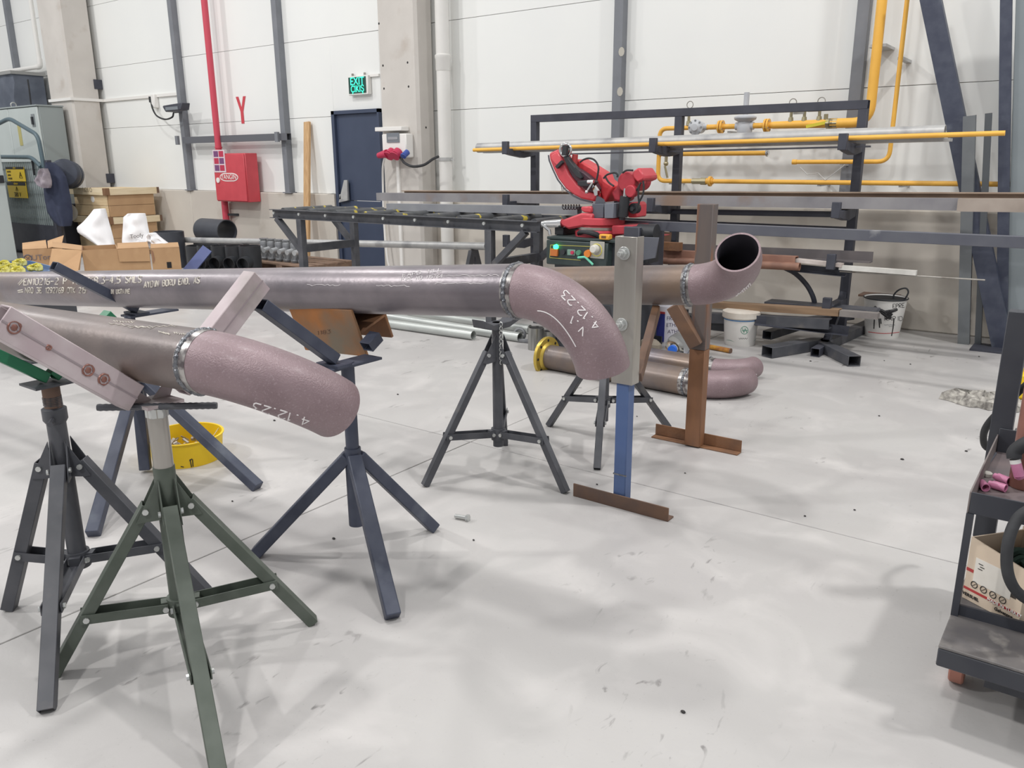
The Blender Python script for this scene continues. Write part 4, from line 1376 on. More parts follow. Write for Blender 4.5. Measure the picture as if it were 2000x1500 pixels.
def stock(name, label, cat, p, q, y, kind, size, mt, yq=None, bevel=0.0):
    a, b = A(p[0], p[1], y), A(q[0], q[1], yq or y)
    m = MB()
    if kind == 'pipe':
        m.pipe([a, a + (b - a) * .33, a + (b - a) * .66, b], size, size * .86, n=20)
    elif kind == 'rod':
        m.cyl(a, b, size, n=14)
    elif kind == 'tube':
        m.hollow(a, b, size[0], size[1], .004)
    elif kind == 'angle':
        w, h, t = size
        m.prof([(-w / 2, -h / 2), (w / 2, -h / 2), (w / 2, -h / 2 + t), (-w / 2 + t, -h / 2 + t), (-w / 2 + t, h / 2), (-w / 2, h / 2)], a, b)
    elif kind == 'channel':      # web up the camera side, flanges pointing back
        w, h, t = size
        m.prof([(w / 2, h / 2), (-w / 2, h / 2), (-w / 2, h / 2 - t), (w / 2 - t, h / 2 - t), (w / 2 - t, -h / 2 + t), (-w / 2, -h / 2 + t), (-w / 2, -h / 2), (w / 2, -h / 2)], a, b)
    elif kind == 'ibeam':
        w, h, t = size
        m.prof([(-w / 2, -h / 2), (w / 2, -h / 2), (w / 2, -h / 2 + t), (t / 2, -h / 2 + t), (t / 2, h / 2 - t), (w / 2, h / 2 - t), (w / 2, h / 2), (-w / 2, h / 2), (-w / 2, h / 2 - t), (-t / 2, h / 2 - t), (-t / 2, -h / 2 + t), (-w / 2, -h / 2 + t)], a, b)
    else:
        m.bar(a, b, *size)
    return solo(name, label, cat, m, mt, bevel=bevel)


stock('galvanised_pipe', 'thick galvanised pipe on the top arms of the rack, its right end cut square', 'pipe', (934, 289), (1846, 257), 5.96, 'pipe', .042, galv)
stock('yellow_pipe', 'long thin yellow pipe lying in front on the top arms of the rack', 'pipe', (925, 293), (1963, 260), 5.84, 'rod', .0155, gas)
stock('flat_bar', 'pale flat bar under the galvanised pipe on the top arms of the rack', 'bar', (950, 297), (1858, 273), 6.04, 'bar', (.1, .02), galv)
stock('steel_channel', 'dark edged bar hanging lowest under the top arms of the rack', 'bar', (1105, 301), (1700, 286), 5.99, 'bar', (.03, .012), tubegrey)
stock('steel_beam', 'long grey steel channel with a rusty top on the second rack level', 'beam', (742, 384), (1875, 399), 5.93, 'channel', (.1, .075, .01), beamgrey)
stock('steel_beam', 'paler steel channel reaching out of the frame at right on the second rack level', 'beam', (1872, 400), (2120, 402), 5.88, 'channel', (.1, .078, .01), M('pale_worn_channel', (168, 156, 146), (150, 138, 128), rough=.55, scale=6))
stock('steel_beam', 'rusty topped beam lying behind the grey channel on the second rack level', 'beam', (790, 379), (2100, 388), 6.06, 'ibeam', (.08, .07, .008), M('tan_rust', (168, 148, 130), (150, 130, 114), rough=.7, scale=5))
stock('square_tube', 'dark square tube below the grey channel on the second rack level', 'tube', (1205, 411), (1655, 419), 6.1, 'tube', (.05, .04), rackgrey)
stock('steel_angle', 'dark rusty steel angle with a cut end on the third rack level', 'angle', (1285, 484), (1702, 503), 5.88, 'angle', (.09, .07, .008), M('dark_mill_angle', (104, 98, 98), (92, 88, 90), rough=.5, scale=6))
stock('square_tube', 'rusty red square tube on the third rack level, left of the white batten', 'tube', (1276, 494), (1556, 509), 5.78, 'tube', (.07, .06), M('red_rust_tube', (158, 118, 100), (136, 98, 84), rough=.7, scale=8))
stock('round_bar', 'rusty round tube lying below the red square tube on the third rack level', 'bar', (1280, 508), (1562, 521), 5.74, 'pipe', .028, M('brown_round_tube', (150, 112, 94), (126, 92, 78), rough=.65, scale=8))
stock('steel_batten', 'pale painted strip at the end of the third rack level', 'bar', (1556, 508), (1646, 518), 5.8, 'bar', (.06, .025), M('pale_strip', (214, 204, 198), (190, 178, 172), rough=.6, scale=10))
stock('steel_batten', 'white square bar sticking out right from the third rack level', 'bar', (1640, 522), (1790, 533), 5.8, 'bar', (.045, .03), M('white_strip', (222, 220, 214), (200, 198, 192), rough=.6, scale=10))
stock('steel_angle', 'dark angle under the white bar on the third rack level', 'angle', (1550, 523), (1652, 533), 5.83, 'angle', (.05, .05, .006), rackgrey)
stock('wire_rod', 'thin straight rod sticking far out right from the third rack level', 'rod', (1640, 530), (1924, 547), 5.8, 'rod', .005, bare)
stock('steel_angle', 'rusty offcut with a ragged end on the third rack level behind the saw', 'angle', (1210, 455), (1305, 465), 6.0, 'angle', (.12, .08, .008), rust_dark)
stock('steel_plate', 'rust brown block on the third rack level behind the dark plate of the saw', 'plate', (1292, 480), (1330, 482), 5.72, 'bar', (.06, .06), rust)
# low level
stock('flat_bar', 'grey flat bar lying on the lowest rack arms with its far end bare', 'bar', (1500, 589), (1714, 607), 5.92, 'bar', (.16, .02), tubegrey)
stock('timber_batten', 'brown timber batten on the lowest rack arms', 'batten', (1385, 594), (1641, 610), 5.76, 'bar', (.09, .045), M('brown_batten', (150, 124, 98), (130, 106, 84), rough=.8, scale=6, stretch=(.5, 6, 6)))
stock('flat_bar', 'short dull grey bar butting against the brown timber batten', 'bar', (1642, 611), (1716, 617), 5.74, 'bar', (.07, .04), M('dull_grey_bar', (140, 134, 130), (122, 116, 114), rough=.6, scale=8))
stock('steel_channel', 'dark steel channel lying under the brown timber batten', 'channel', (1384, 620), (1622, 632), 5.7, 'channel', (.08, .07, .008), black_steel)
stock('steel_channel', 'dark steel channel lying lowest, half hidden by the white bucket', 'channel', (1240, 612), (1470, 640), 5.72, 'channel', (.1, .09, .008), blackp)
ch_ = MB()
pts = smooth_path([A(1530, 522, 5.95), A(1553, 534, 5.95), A(1575, 556, 5.96), A(1588, 580, 5.98), A(1592, 600, 6.0)], 5)
ch_.tube(pts, .018, n=8)
solo('bent_bar', 'curved dark flat bar bending down from the third rack level', 'bar', ch_, rackgrey)
pq = G(1730, 654)
solo('steel_plate', 'dark rusty plate on the floor behind the tar-smeared bucket', 'plate', MB().box((pq.x - .26, pq.y + .12, .26), (pq.x + .02, pq.y + .3, .275)).box((pq.x - .1, pq.y + .14, 0), (pq.x - .07, pq.y + .28, .26)), rust_dark)

# leaning steel at the right
def lean(name, label, cat, foot, top, yf, yt, kind, size, mt, up=(0, 1, 0)):
    a, b = A(foot[0], foot[1], yf), A(top[0], top[1], yt)
    a = b + (a - b) * ((b.z - .001) / (b.z - a.z))      # down to the floor
    m = MB()
    if kind == 'channel':
        w, h, t = size
        m.prof([(-w / 2, -h / 2), (w / 2, -h / 2), (w / 2, h / 2), (w / 2 - t, h / 2), (w / 2 - t, -h / 2 + t), (-w / 2 + t, -h / 2 + t), (-w / 2 + t, h / 2), (-w / 2, h / 2)], a, b, up=up)
    else:
        m.bar(a, b, size[0], size[1], up=up)
    return solo(name, label, cat, m, mt)


fz = 6.46
lean('steel_channel', 'upright grey steel channel leaning at the right end of the rack', 'channel', (1883, 648), (1894, 226), 6.62, 6.5, 'channel', (.075, .05, .006), M('upright_channel_grey', (120, 124, 126), (108, 112, 116), rough=.5, scale=5))
lean('flat_bar', 'slim dark upright bar leaning right of the grey channel', 'bar', (1911, 648), (1931, 221), 6.62, 6.52, 'bar', (.04, .03), M('slim_bar_grey', (84, 88, 92), rough=.5))
db = lean('diagonal_beam', 'broad dark diagonal beam leaning across the wall at the right', 'beam', (1952, 646), (1806, -60), 6.6, 6.6, 'bar', (.125, .08), navy)
lean('steel_upright', 'tall dark steel upright at the right edge, left of the grey sheet', 'upright', (1957, 644), (1966, -40), 6.655, 6.655, 'bar', (.068, .05), navy)
w0_, w1_ = A(1970, 640, 6.72), A(1986, -40, 6.72)
gs = MB().plate([V((w0_.x, 6.69, 0)), V((w0_.x + .8, 6.69, 0)), V((w1_.x + .8, 6.69, w1_.z)), V((w1_.x, 6.69, w1_.z))], (0, .05, 0))
solo('grey_sheet', 'tall grey painted sheet standing at the right edge behind the cart', 'sheet', gs, M('sheet_grey', (140, 148, 152), (132, 140, 144), rough=.5, scale=3), bevel=.003)
solo('floor_plate', 'dark foot plate under the leaning beams at the right', 'plate', MB().box((A(1905, 650, 6.6).x, 6.4, 0), (A(1985, 650, 6.6).x + .3, 6.66, .012)), rackgrey)

# ================================================================ ROLLER TABLE
TZ, TY0, TY1 = .87, 4.86, 5.5
tx0 = A(529, 408, TY0).x
tx1 = A(1052, 440, TY0).x
rt_ = thing('roller_table', 'dark roller table feeding the band saw, its rollers flecked with yellow paint', 'table', ((tx0 + tx1) / 2, (TY0 + TY1) / 2, 0))
for y in (TY0, TY1):
    part(rt_, 'side_rail', MB().prof([(-.022, -.04), (.022, -.04), (.022, -.034), (-.016, -.034), (-.016, .034), (.022, .034), (.022, .04), (-.022, .04)], (tx0, y, TZ - .02), (tx1, y, TZ - .02)) if y == TY0 else
         MB().prof([(.022, .04), (-.022, .04), (-.022, .034), (.016, .034), (.016, -.034), (-.022, -.034), (-.022, -.04), (.022, -.04)], (tx0, y, TZ - .02), (tx1, y, TZ - .02)), black_steel)
part(rt_, 'end_bar', MB().box((tx0, TY0 + .025, TZ - .06), (tx0 + .03, TY1 - .025, TZ + .015)), black_steel)
rollm = M('roller_dark', (74, 76, 80), (92, 94, 96), rough=.5, scale=9, c3=(206, 186, 74), s3=9, lo3=.6, hi3=.64)
bx = [A(x, y, TY0 - .03).x for x, y in ((534, 409), (583, 411), (635, 414), (690, 417), (748, 420), (810, 424), (875, 426), (945, 429), (1020, 433))]
for x in bx:
    part(rt_, 'roller', MB().cyl((x + .06, TY0 + .03, TZ + .0), (x + .06, TY1 - .03, TZ + .0), .035, n=16), rollm)
    part(rt_, 'axle_bolt', MB().cyl((x, TY0 - .036, TZ - .012), (x, TY0 - .023, TZ - .012), .013, n=8), zinc)
for k, (pxn, s) in enumerate(((590, -1), (957, 1))):
    x = A(pxn, 470, TY0).x
    for y in (TY0, TY1):
        part(rt_, 'leg', MB().hollow((x, y, 0), (x, y, TZ - .06), .06, .06, .004, up=(0, 1, 0)), black_steel, bevel=.003)
        part(rt_, 'corner_brace', MB().bar((x, y, .52), (x + s * .33, y, TZ - .06), .05, .045), black_steel)
    part(rt_, 'cross_bar', MB().hollow((x, TY0 + .03, .55), (x, TY1 - .03, .55), .05, .07, .004), black_steel)
stock('square_tube', 'grey box section lying on the rollers, pushed up to the saw', 'tube', (760, 404), (1132, 411), 5.32, 'tube', (.07, .06), M('box_grey', (142, 144, 148), (130, 132, 138), rough=.5, scale=6))

# long pale pipe behind the roller table
pa, pb_ = A(333, 468, 6.1), A(950, 481, 6.1)
lp = solo('galvanised_pipe', 'long pale galvanised pipe running low along the wall behind the roller table', 'pipe', MB().pipe([pa, pa + (pb_ - pa) * .5, pb_], .036, .031, n=20), galv)
for t in (.3, .97):
    q = pa + (pb_ - pa) * t
    solo('trestle', 'low dark trestle under the %s of the long pale pipe' % ('middle' if t < .5 else 'right end'), 'trestle', MB().plate([(q.x - .02, q.y - .22, 0), (q.x - .02, q.y - .14, 0), (q.x - .02, q.y, q.z - .09), (q.x - .02, q.y + .14, 0), (q.x - .02, q.y + .22, 0), (q.x - .02, q.y + .05, q.z - .037), (q.x - .02, q.y - .05, q.z - .037)], (.04, 0, 0)), black_steel)

# ================================================================ BAND SAW
SY = 4.95
def sp(zx, zy, Y=SY):       # pixel of the enlarged detail of the saw
    return A(1030 + zx / 5.77, 270 + zy / 5.77, Y)
def outline(pts, Y, t):
    return MB().plate([sp(x, y, Y) for x, y in pts], (0, t, 0))
fy = 4.72
cabL, cabR = sp(212, 1300, fy).x, sp(900, 1300, fy).x
cz0, cz1 = sp(540, 1410, fy).z, sp(540, 1160, fy).z
saw = thing('band_saw', 'red metal-cutting band saw with raised bow on a dark base with lit control panel', 'saw', ((cabL + cabR) / 2, SY, 0))
part(saw, 'base_cabinet', MB().box((cabL + .02, fy + .07, 0), (cabR + .06, 5.4, cz1)), M('saw_base_grey', (58, 62, 68), (66, 70, 76), rough=.55, scale=6), bevel=.008)
part(saw, 'base_top', MB().box((cabL - .01, fy + .02, cz1), (cabR + .05, 5.42, cz1 + .02)), panelblack, bevel=.004)
cp = part(saw, 'control_panel', MB().box((cabL, fy, cz0 - .02), (cabR, fy + .068, cz1 - .002)), panelblack, bevel=.006, label='dark control panel with buttons')
def knob(name, zx, zy, r, h, mt, label=None, n=18):
    q = sp(zx, zy, fy)
    return part(cp, name, MB().cyl(q + V((0, -.001, 0)), q + V((0, -h, 0)), r, r * .9, n=n), mt, label=label)
fm = MB()
def line(a, b, w=.004):
    p, q = sp(*a, fy - .001), sp(*b, fy - .001)
    fm.bar(p, q, .0015, w, up=(0, 0, 1) if abs(a[1] - b[1]) < 60 else (1, 0, 0))
for a, b in (((262, 1202), (740, 1222)), ((262, 1202), (252, 1345)), ((252, 1345), (600, 1375))):
    line(a, b)
part(cp, 'panel_frame', fm, M('panel_line_yellow', (176, 170, 84), rough=.5), label='thin yellow frame line')
knob('green_lamp', 330, 1222, .017, .02, green_led, 'lit green lamp')
q = sp(312, 1285, fy)
part(cp, 'main_switch', MB().box((q.x - .03, fy - .02, q.z - .025), (q.x + .03, fy - .001, q.z + .025)), M('switch_orange', (190, 110, 50), rough=.5), label='orange main switch', bevel=.003)
knob('selector', 410, 1280, .02, .018, blackp)
q = sp(500, 1287, fy)
part(cp, 'double_button', MB().box((q.x - .032, fy - .01, q.z - .02), (q.x + .032, fy - .001, q.z + .02)), M('button_plate', (120, 150, 136), rough=.5), bevel=.003)
knob('red_button', 518, 1287, .013, .02, redsock)
knob('green_button', 585, 1290, .019, .018, M('button_green', (80, 136, 110), rough=.5))
knob('orange_button', 690, 1300, .027, .022, orange, 'orange push button')
q = sp(790, 1262, fy)
dl = part(cp, 'speed_dial_plate', MB().box((q.x - .055, fy - .006, q.z - .055), (q.x + .055, fy - .001, q.z + .058)), M('dial_plate', (170, 168, 160), rough=.5), bevel=.002)
qq = sp(778, 1245, fy)
part(dl, 'dial_knob', MB().cyl(qq + V((0, -.007, 0)), qq + V((0, -.05, 0)), .03, .024, n=20), M('dial_white', (214, 212, 204), rough=.4), label='big pale speed knob', bevel=.003)
part(dl, 'dial_scale', MB().torus(qq + V((.006, -.007, -.008)), (0, 1, 0), .04, .003, n=24, m=5), M('dial_scale', (214, 204, 90), rough=.5))
part(cp, 'lever_handle', MB().tube([sp(570, 1345, fy - .02), sp(645, 1338, fy - .02), sp(665, 1350, fy - .02), sp(740, 1425, fy - .02)], .008, n=8), tapegreen, label='mint green lever')
part(saw, 'side_housing', MB().box((cabR + .062, fy + .1, cz0 - .2), (sp(1250, 1300, fy + .1).x, 5.2, sp(1220, 1000, fy + .1).z)), rackgrey, bevel=.006)
part(saw, 'side_plate', outline([(1262, 1112), (1480, 1120), (1440, 1350), (1330, 1370), (1262, 1390), (1190, 1330)], 4.78, .012), tubegrey, label='dark grey tilted plate', bevel=.002)
q = sp(1350, 1060, 4.9)
part(saw, 'motor', MB().cyl(q + V((-.06, 0, .0)), q + V((.07, 0, 0)), .055, n=20).box((q.x - .04, q.y - .03, q.z - .2), (q.x + .04, q.y + .1, q.z - .03)), blackp)
part(saw, 'mint_hose', MB().tube([sp(1190, 1290, 4.75), sp(1215, 1275, 4.75), sp(1240, 1268, 4.75)], .02, n=8), tapegreen)
# table, turntable, vise
tq = sp(820, 1010, 4.98)
tt = part(saw, 'turntable', MB().lathe([(.17, -.09), (.175, -.02), (.16, -.01), (.15, .02), (.17, .03), (.17, .07), (.165, .075)], tq, n=36), red, label='red turntable')
part(saw, 'scale_ring', MB().lathe([(.156, -.006), (.162, -.006), (.162, .012), (.156, .012)], tq, n=36), bare)
part(saw, 'base_casting', MB().box((tq.x - .14, 4.9, cz1 + .02), (tq.x + .38, 5.3, tq.z - .05)), darkred, bevel=.01)
part(saw, 'base_wing', outline([(950, 985), (1180, 985), (1185, 1060), (1100, 1085), (950, 1090)], 4.84, .25), darkred, bevel=.006)
part(saw, 'vise_arm', outline([(350, 935), (600, 845), (722, 850), (715, 990), (600, 1000), (460, 1025), (380, 985)], 4.82, .17), red, label='red vise arm', bevel=.012)
part(saw, 'vise_block', outline([(600, 772), (705, 768), (722, 785), (722, 842), (640, 835), (600, 812)], 4.84, .14), red, bevel=.008)
part(saw, 'vise_base', MB().box((sp(340, 1100, 4.9).x, 4.86, cz1 + .02), (sp(440, 1100, 4.9).x, 5.1, sp(400, 1000, 4.9).z)), blackp, bevel=.004)
part(saw, 'vise_jaw', outline([(728, 742), (858, 738), (858, 900), (728, 905)], 4.86, .03), M('jaw_grey', (90, 94, 104), rough=.5), bevel=.003)
part(saw, 'vise_jaw', outline([(866, 736), (970, 734), (970, 902), (866, 902)], 4.84, .26), M('jaw_light_grey', (112, 116, 126), rough=.5), bevel=.003)
part(saw, 'jaw_plate', outline([(780, 645), (850, 690), (870, 740), (760, 745)], 4.9, .02), tubegrey)
hw = sp(222, 968, 4.84)
wh = part(saw, 'vise_crank', MB().cyl(hw + V((-.02, 0, 0)), hw + V((.13, .0, .012)), .026, .03, n=18).cyl(hw + V((-.04, 0, 0)), hw + V((-.02, 0, 0)), .02, n=14), chrome, label='bright vise crank')
part(wh, 'crank_lever', MB().tube([hw + V((-.03, -.02, 0)), sp(248, 1040, 4.8), sp(254, 1088, 4.8)], .011, n=8), chrome)
spg = MB().tube([sp(392 + k * 2.1, 775, 4.9) + V((0, .016 * cos(k * .43), .016 * sin(k * .43))) for k in range(98)], .0035, n=5)
part(saw, 'spring', spg, blackp)
# bow
part(saw, 'bow_guard', outline([(240, 178), (255, 160), (330, 126), (352, 130), (388, 200), (420, 290), (470, 400), (560, 520), (640, 600), (770, 618), (765, 690), (740, 712), (600, 682), (520, 640), (430, 572), (345, 460), (290, 345), (250, 245)], 4.93, .13), red, label='red blade guard of the raised bow', bevel=.014, seg=2)
part(saw, 'blade', MB().tube([sp(x, y, 4.945) for x, y in ((238, 190), (246, 250), (286, 350), (340, 465), (425, 578), (515, 648), (600, 690), (735, 722))], .006, n=6), tubegrey, label='grey blade edge')
part(saw, 'bow_beam', outline([(500, 250), (560, 236), (700, 318), (838, 405), (862, 470), (965, 545), (940, 600), (890, 715), (862, 724), (838, 660), (800, 560), (748, 480), (640, 385), (520, 310)], 5.0, .16), M('bow_beam_red', (206, 66, 72), rough=.4), label='lighter red bow beam', bevel=.012, seg=2)
part(saw, 'bow_recess_shade', outline([(430, 250), (520, 318), (640, 392), (748, 482), (795, 580), (765, 618), (680, 600), (590, 530), (500, 430), (455, 340)], 4.922, .06), M('bow_dark', (74, 34, 46), (60, 40, 52), rough=.5, scale=12), label='dark plate painted as the shaded recess of the bow', bevel=.006)  # raised plate, its dark colour stands in for shade in the bow cavity
wq = sp(430, 132, 4.93)
hw2 = part(saw, 'tension_wheel', MB().torus(wq, (0, 1, 0), .042, .011, n=28, m=10).cyl(wq + V((0, -.02, 0)), wq + V((0, .06, 0)), .016, n=12), chrome, label='chrome tension hand wheel')
part(hw2, 'wheel_grip', MB().bar(sp(432, 80, 4.9), sp(422, 195, 4.9), .035, .03, up=(0, 1, 0)), blackp)
part(saw, 'tension_arm', outline([(395, 205), (440, 200), (620, 440), (600, 465), (540, 430), (440, 300)], 4.9, .05), blackp, bevel=.006)
part(saw, 'guide_block', outline([(560, 480), (690, 470), (745, 480), (760, 500), (690, 545), (600, 545), (560, 530)], 4.88, .06), blackp, bevel=.006)
part(saw, 'guide_handle', MB().cyl(sp(735, 500, 4.86), sp(668, 606, 4.86), .008, n=8).ball(sp(668, 606, 4.86), .013, 10, 6).cyl(sp(680, 490, 4.86), sp(748, 488, 4.86), .012, n=8), chrome)
part(saw, 'blade_guide', outline([(740, 520), (790, 590), (790, 640), (760, 650), (730, 560)], 4.89, .03), chrome)
part(saw, 'bow_handle', MB().cyl(sp(540, 182, 4.96), sp(526, 290, 4.96), .02, .024, n=14), M('handle_red', (168, 60, 60), rough=.5))
part(saw, 'nose_cover', outline([(262, 190), (334, 150), (372, 210), (398, 262), (345, 318), (300, 280), (268, 236)], 4.915, .015), M('nose_pink_red', (222, 92, 100), rough=.35), label='lighter faceted nose cover', bevel=.006)
part(saw, 'nose_latch', MB().bar(sp(335, 330, 4.91), sp(400, 262, 4.91), .02, .03, up=(0, 1, 0)), blackp)
# pivot and drive
part(saw, 'pivot_casting', outline([(942, 610), (1000, 540), (1040, 470), (1090, 415), (1180, 395), (1220, 470), (1215, 560), (1190, 600), (1090, 580), (1050, 590), (1060, 700), (1020, 720), (975, 700)], 4.96, .2), darkred, label='dark red pivot casting', bevel=.014, seg=2)
gq = sp(1130, 490, 4.94)
part(saw, 'gear_case', MB().cyl(gq + V((0, -.02, 0)), gq + V((0, .22, 0)), .066, n=28).cyl(gq + V((.05, -.06, -.06)), gq + V((.05, .0, -.06)), .04, n=20), darkred, bevel=.006)
part(saw, 'gear_motor', outline([(1180, 375), (1255, 328), (1322, 436), (1305, 470), (1238, 500), (1190, 440)], 4.9, .2), red, label='red motor box', bevel=.01)
part(saw, 'motor_button', MB().ball(sp(1292, 492, 4.95), .024, 12, 7), red)
c0_, c1_, c2_ = sp(1113, 565, 4.9), sp(1104, 655, 4.9), sp(1070, 885, 4.9)
hy = part(saw, 'hydraulic_cylinder', MB().cyl(c1_, c2_, .034, n=20).cyl(c2_, c2_ + (c2_ - c1_).normalized() * .02, .022, n=14), blackp, label='black hydraulic cylinder')
part(hy, 'piston_rod', MB().cyl(c0_, c1_, .017, n=14), chrome)
part(saw, 'pivot_pillar', outline([(1140, 740), (1180, 715), (1225, 740), (1222, 895), (1130, 895)], 4.98, .16), red, bevel=.008)
dq = sp(1215, 790, 4.96)
part(saw, 'pivot_cap', MB().cyl(dq + V((0, -.03, 0)), dq + V((0, .02, 0)), .035, n=18).cyl(dq + V((0, -.05, 0)), dq + V((0, -.03, 0)), .016, n=6), blackp)
part(saw, 'rear_bracket', outline([(975, 710), (1050, 700), (1060, 820), (1010, 850), (978, 800)], 5.02, .1), rackgrey)
hoses = [[(592, 270), (640, 238), (700, 226), (760, 250), (800, 320), (795, 400), (780, 470)], [(858, 452), (900, 410), (980, 388), (1015, 410), (1012, 440)],
         [(880, 440), (920, 500), (975, 540)], [(1072, 390), (1120, 362), (1190, 362)], [(1306, 480), (1312, 560), (1300, 640), (1255, 730), (1235, 790)], [(1280, 500), (1240, 570), (1180, 650), (1130, 700)], [(1265, 520), (1250, 620), (1260, 740)]]
for h_ in hoses:
    part(saw, 'hose', MB().tube(smooth_path([sp(x, y, 4.9) for x, y in h_], 6), .0065, n=7), rubber)
part(saw, 'cable_coil', MB().torus(sp(720, 1115, 4.86), (.1, .5, 1), .09, .014, n=24, m=8).torus(sp(725, 1095, 4.86), (0, .4, 1), .075, .014, n=24, m=8), rubber, label='coil of black cable')
for a, b in (((380, 520), (395, 610)), ((398, 540), (410, 600)), ((430, 560), (436, 610))):
    part(saw, 'hanging_wire', MB().cyl(sp(*a, 4.94), sp(*b, 4.94), .003, n=5), bare)
q0, q1 = sp(825, 1138, 4.74), sp(938, 1142, 4.74)
rm_ = thing('remote_control', 'small yellow remote control lying on the saw base', 'remote control', (q0 + q1) / 2)
part(rm_, 'case', MB().bar(V((q0.x, q0.y, cz1 + .038)), V((q1.x, q1.y, cz1 + .038)), .05, .035), M('remote_yellow', (232, 168, 60), rough=.5), bevel=.006)
part(rm_, 'keypad', MB().box((q0.x + .02, q0.y - .026, cz1 + .03), (q0.x + .055, q0.y - .0255, cz1 + .046)), M('remote_brown', (110, 70, 40), rough=.6))
stock('square_tube', 'long dark square tube clamped in the saw and reaching out of the frame at right', 'tube', (1190, 437), (2110, 478), 5.12, 'tube', (.062, .062), tubegrey, bevel=.003)

# ================================================================ LEFT BACKGROUND
# electrical cabinet
ey = 6.05
ex1 = A(77, 250, ey).x
ez = A(77, 206, ey).z
ec = thing('electrical_cabinet', 'tall pale grey electrical cabinet behind the guard at the left edge', 'cabinet', (ex1 - 1, ey, 0))
part(ec, 'body', MB().box((ex1 - 2.4, ey + .03, 0), (ex1, 6.44, ez)), greyd, bevel=.006)
sx_ = A(20, 250, ey).x
part(ec, 'door', MB().box((sx_ + .008, ey, .1), (ex1 - .004, ey + .028, ez - .01)), greyp, bevel=.006)
part(ec, 'door', MB().box((sx_ - 1.2, ey, .1), (sx_ - .008, ey + .028, ez - .01)), greyp, bevel=.006)
part(ec, 'roof_cap', MB().box((ex1 - 2.42, ey - .01, ez), (ex1 + .02, 6.44, ez + .02)), greyd)
w = A(65, 235, ey - .004)
hl = part(ec, 'door_latch', MB().box((w.x - .05, ey - .008, w.z - .09), (w.x + .05, ey - .001, w.z + .09)), M('latch_grey', (130, 136, 138), rough=.5))
part(hl, 'latch_handle', MB().box((w.x - .02, ey - .03, w.z - .06), (w.x + .02, ey - .008, w.z + .05)), blackp)
w = A(39, 262, ey - .003)
part(ec, 'caution_label', MB().box((w.x - .05, ey - .004, w.z - .17), (w.x + .05, ey - .001, w.z + .17)), M('caution_tan', (178, 170, 110), rough=.6), label='faded yellow label')
w = A(21, 212, ey + .1)
part(ec, 'lifting_eye', MB().torus((w.x, ey + .15, ez + .06), (1, 0, 0), .04, .01, n=18, m=6), zinc)

# fabric hood above it
hx0, hx1 = A(-30, 180, 6.6).x, A(52, 180, 6.6).x
hz0_, hz1_ = A(40, 210, 6.6).z, A(40, 147, 6.6).z
hm = MB()
N_ = 14
rs = []
for k in range(5):
    z = hz1_ + (hz0_ - hz1_) * k / 4
    ring = []
    for i in range(N_ + 1):
        x = hx0 + (hx1 - hx0) * i / N_
        ring.append(V((x, 6.42 + .03 * sin(i * 1.9 + k) * (k > 0), z)))
    ring += [V((hx1, 6.9, z)), V((hx0, 6.9, z))]
    rs.append(ring)
hm.rings(rs, smooth=False)
hm.add(rs[0], [tuple(range(len(rs[0])))])
hm.add(rs[-1], [tuple(range(len(rs[0])))[::-1]])
hd = thing('curtain_hood', 'dark grey creased cloth hood on the wall at the top left', 'hood', ((hx0 + hx1) / 2, 6.7, hz0_))
part(hd, 'cloth', hm, M('hood_cloth', (112, 118, 130), (90, 96, 108), rough=.9, scale=3))
part(hd, 'hood_rail', MB().box((hx0 - .02, 6.38, hz1_), (hx1 + .04, 6.92, hz1_ + .05)), M('hood_rail', (150, 150, 148), rough=.6))
part(hd, 'cable', MB().tube(smooth_path([A(54, 155, 6.4), A(57, 175, 6.4), A(60, 200, 6.4), A(61, 208, 6.4)]), .012, n=6), rubber)

# guard of tubes with mesh panel
gy = 5.55
guard = thing('machine_guard', 'teal tube guard with pale mesh panel carrying yellow warning signs', 'guard', A(60, 470, gy))
part(guard, 'upper_tube', MB().tube(round_path([A(-30, 255, gy), A(18, 231, gy), A(74, 264, gy), A(86, 327, gy)], .12, 5), .028, n=12), teal)
part(guard, 'lower_tube', MB().tube(round_path([A(-30, 306, gy), A(62, 307, gy), A(80, 326, gy)], .12, 5), .028, n=12), teal)
a0, a1 = A(2, 312, gy), A(86, 320, gy)
b1 = A(104, 440, gy)
gz1, gz0 = A(45, 316, gy).z, A(50, 437, gy).z
gxl, gxr = A(-25, 400, gy).x, A(88, 330, gy).x
mp = part(guard, 'mesh_panel', MB().box((gxl, gy + .03, gz0), (gxr, gy + .05, gz1)), M('mesh_backing', (164, 174, 174), (154, 164, 166), rough=.6, scale=3), label='pale panel behind wire mesh')
wm_ = MB()
nx = int((gxr - gxl) / .06)
for k in range(nx + 1):
    x = gxl + (gxr - gxl) * k / nx
    wm_.bar((x, gy + .022, gz0), (x, gy + .022, gz1), .006, .006, up=(0, 1, 0))
for k in range(5):
    z = gz0 + (gz1 - gz0) * (k + .5) / 5
    wm_.bar((gxl, gy + .014, z), (gxr, gy + .014, z), .006, .006)
part(guard, 'wire_mesh', wm_, M('wire_grey', (128, 138, 140), rough=.5), kind='stuff')
part(guard, 'guard_post', MB().box((gxr, gy, 0), (gxr + .07, gy + .07, gz1 + .02)), rackgrey, bevel=.004)
part(guard, 'guard_skirt', MB().box((gxl, gy + .01, .05), (gxr, gy + .06, gz0)), rackgrey)
q = A(65, 328, gy)
part(guard, 'slot_handle', MB().box((q.x - .012, gy - .012, q.z - .1), (q.x + .012, gy + .012, q.z + .1)), blackp)
s0, s1 = A(11, 327, gy - .01), A(50, 352, gy - .01)
sw = s1.x - s0.x
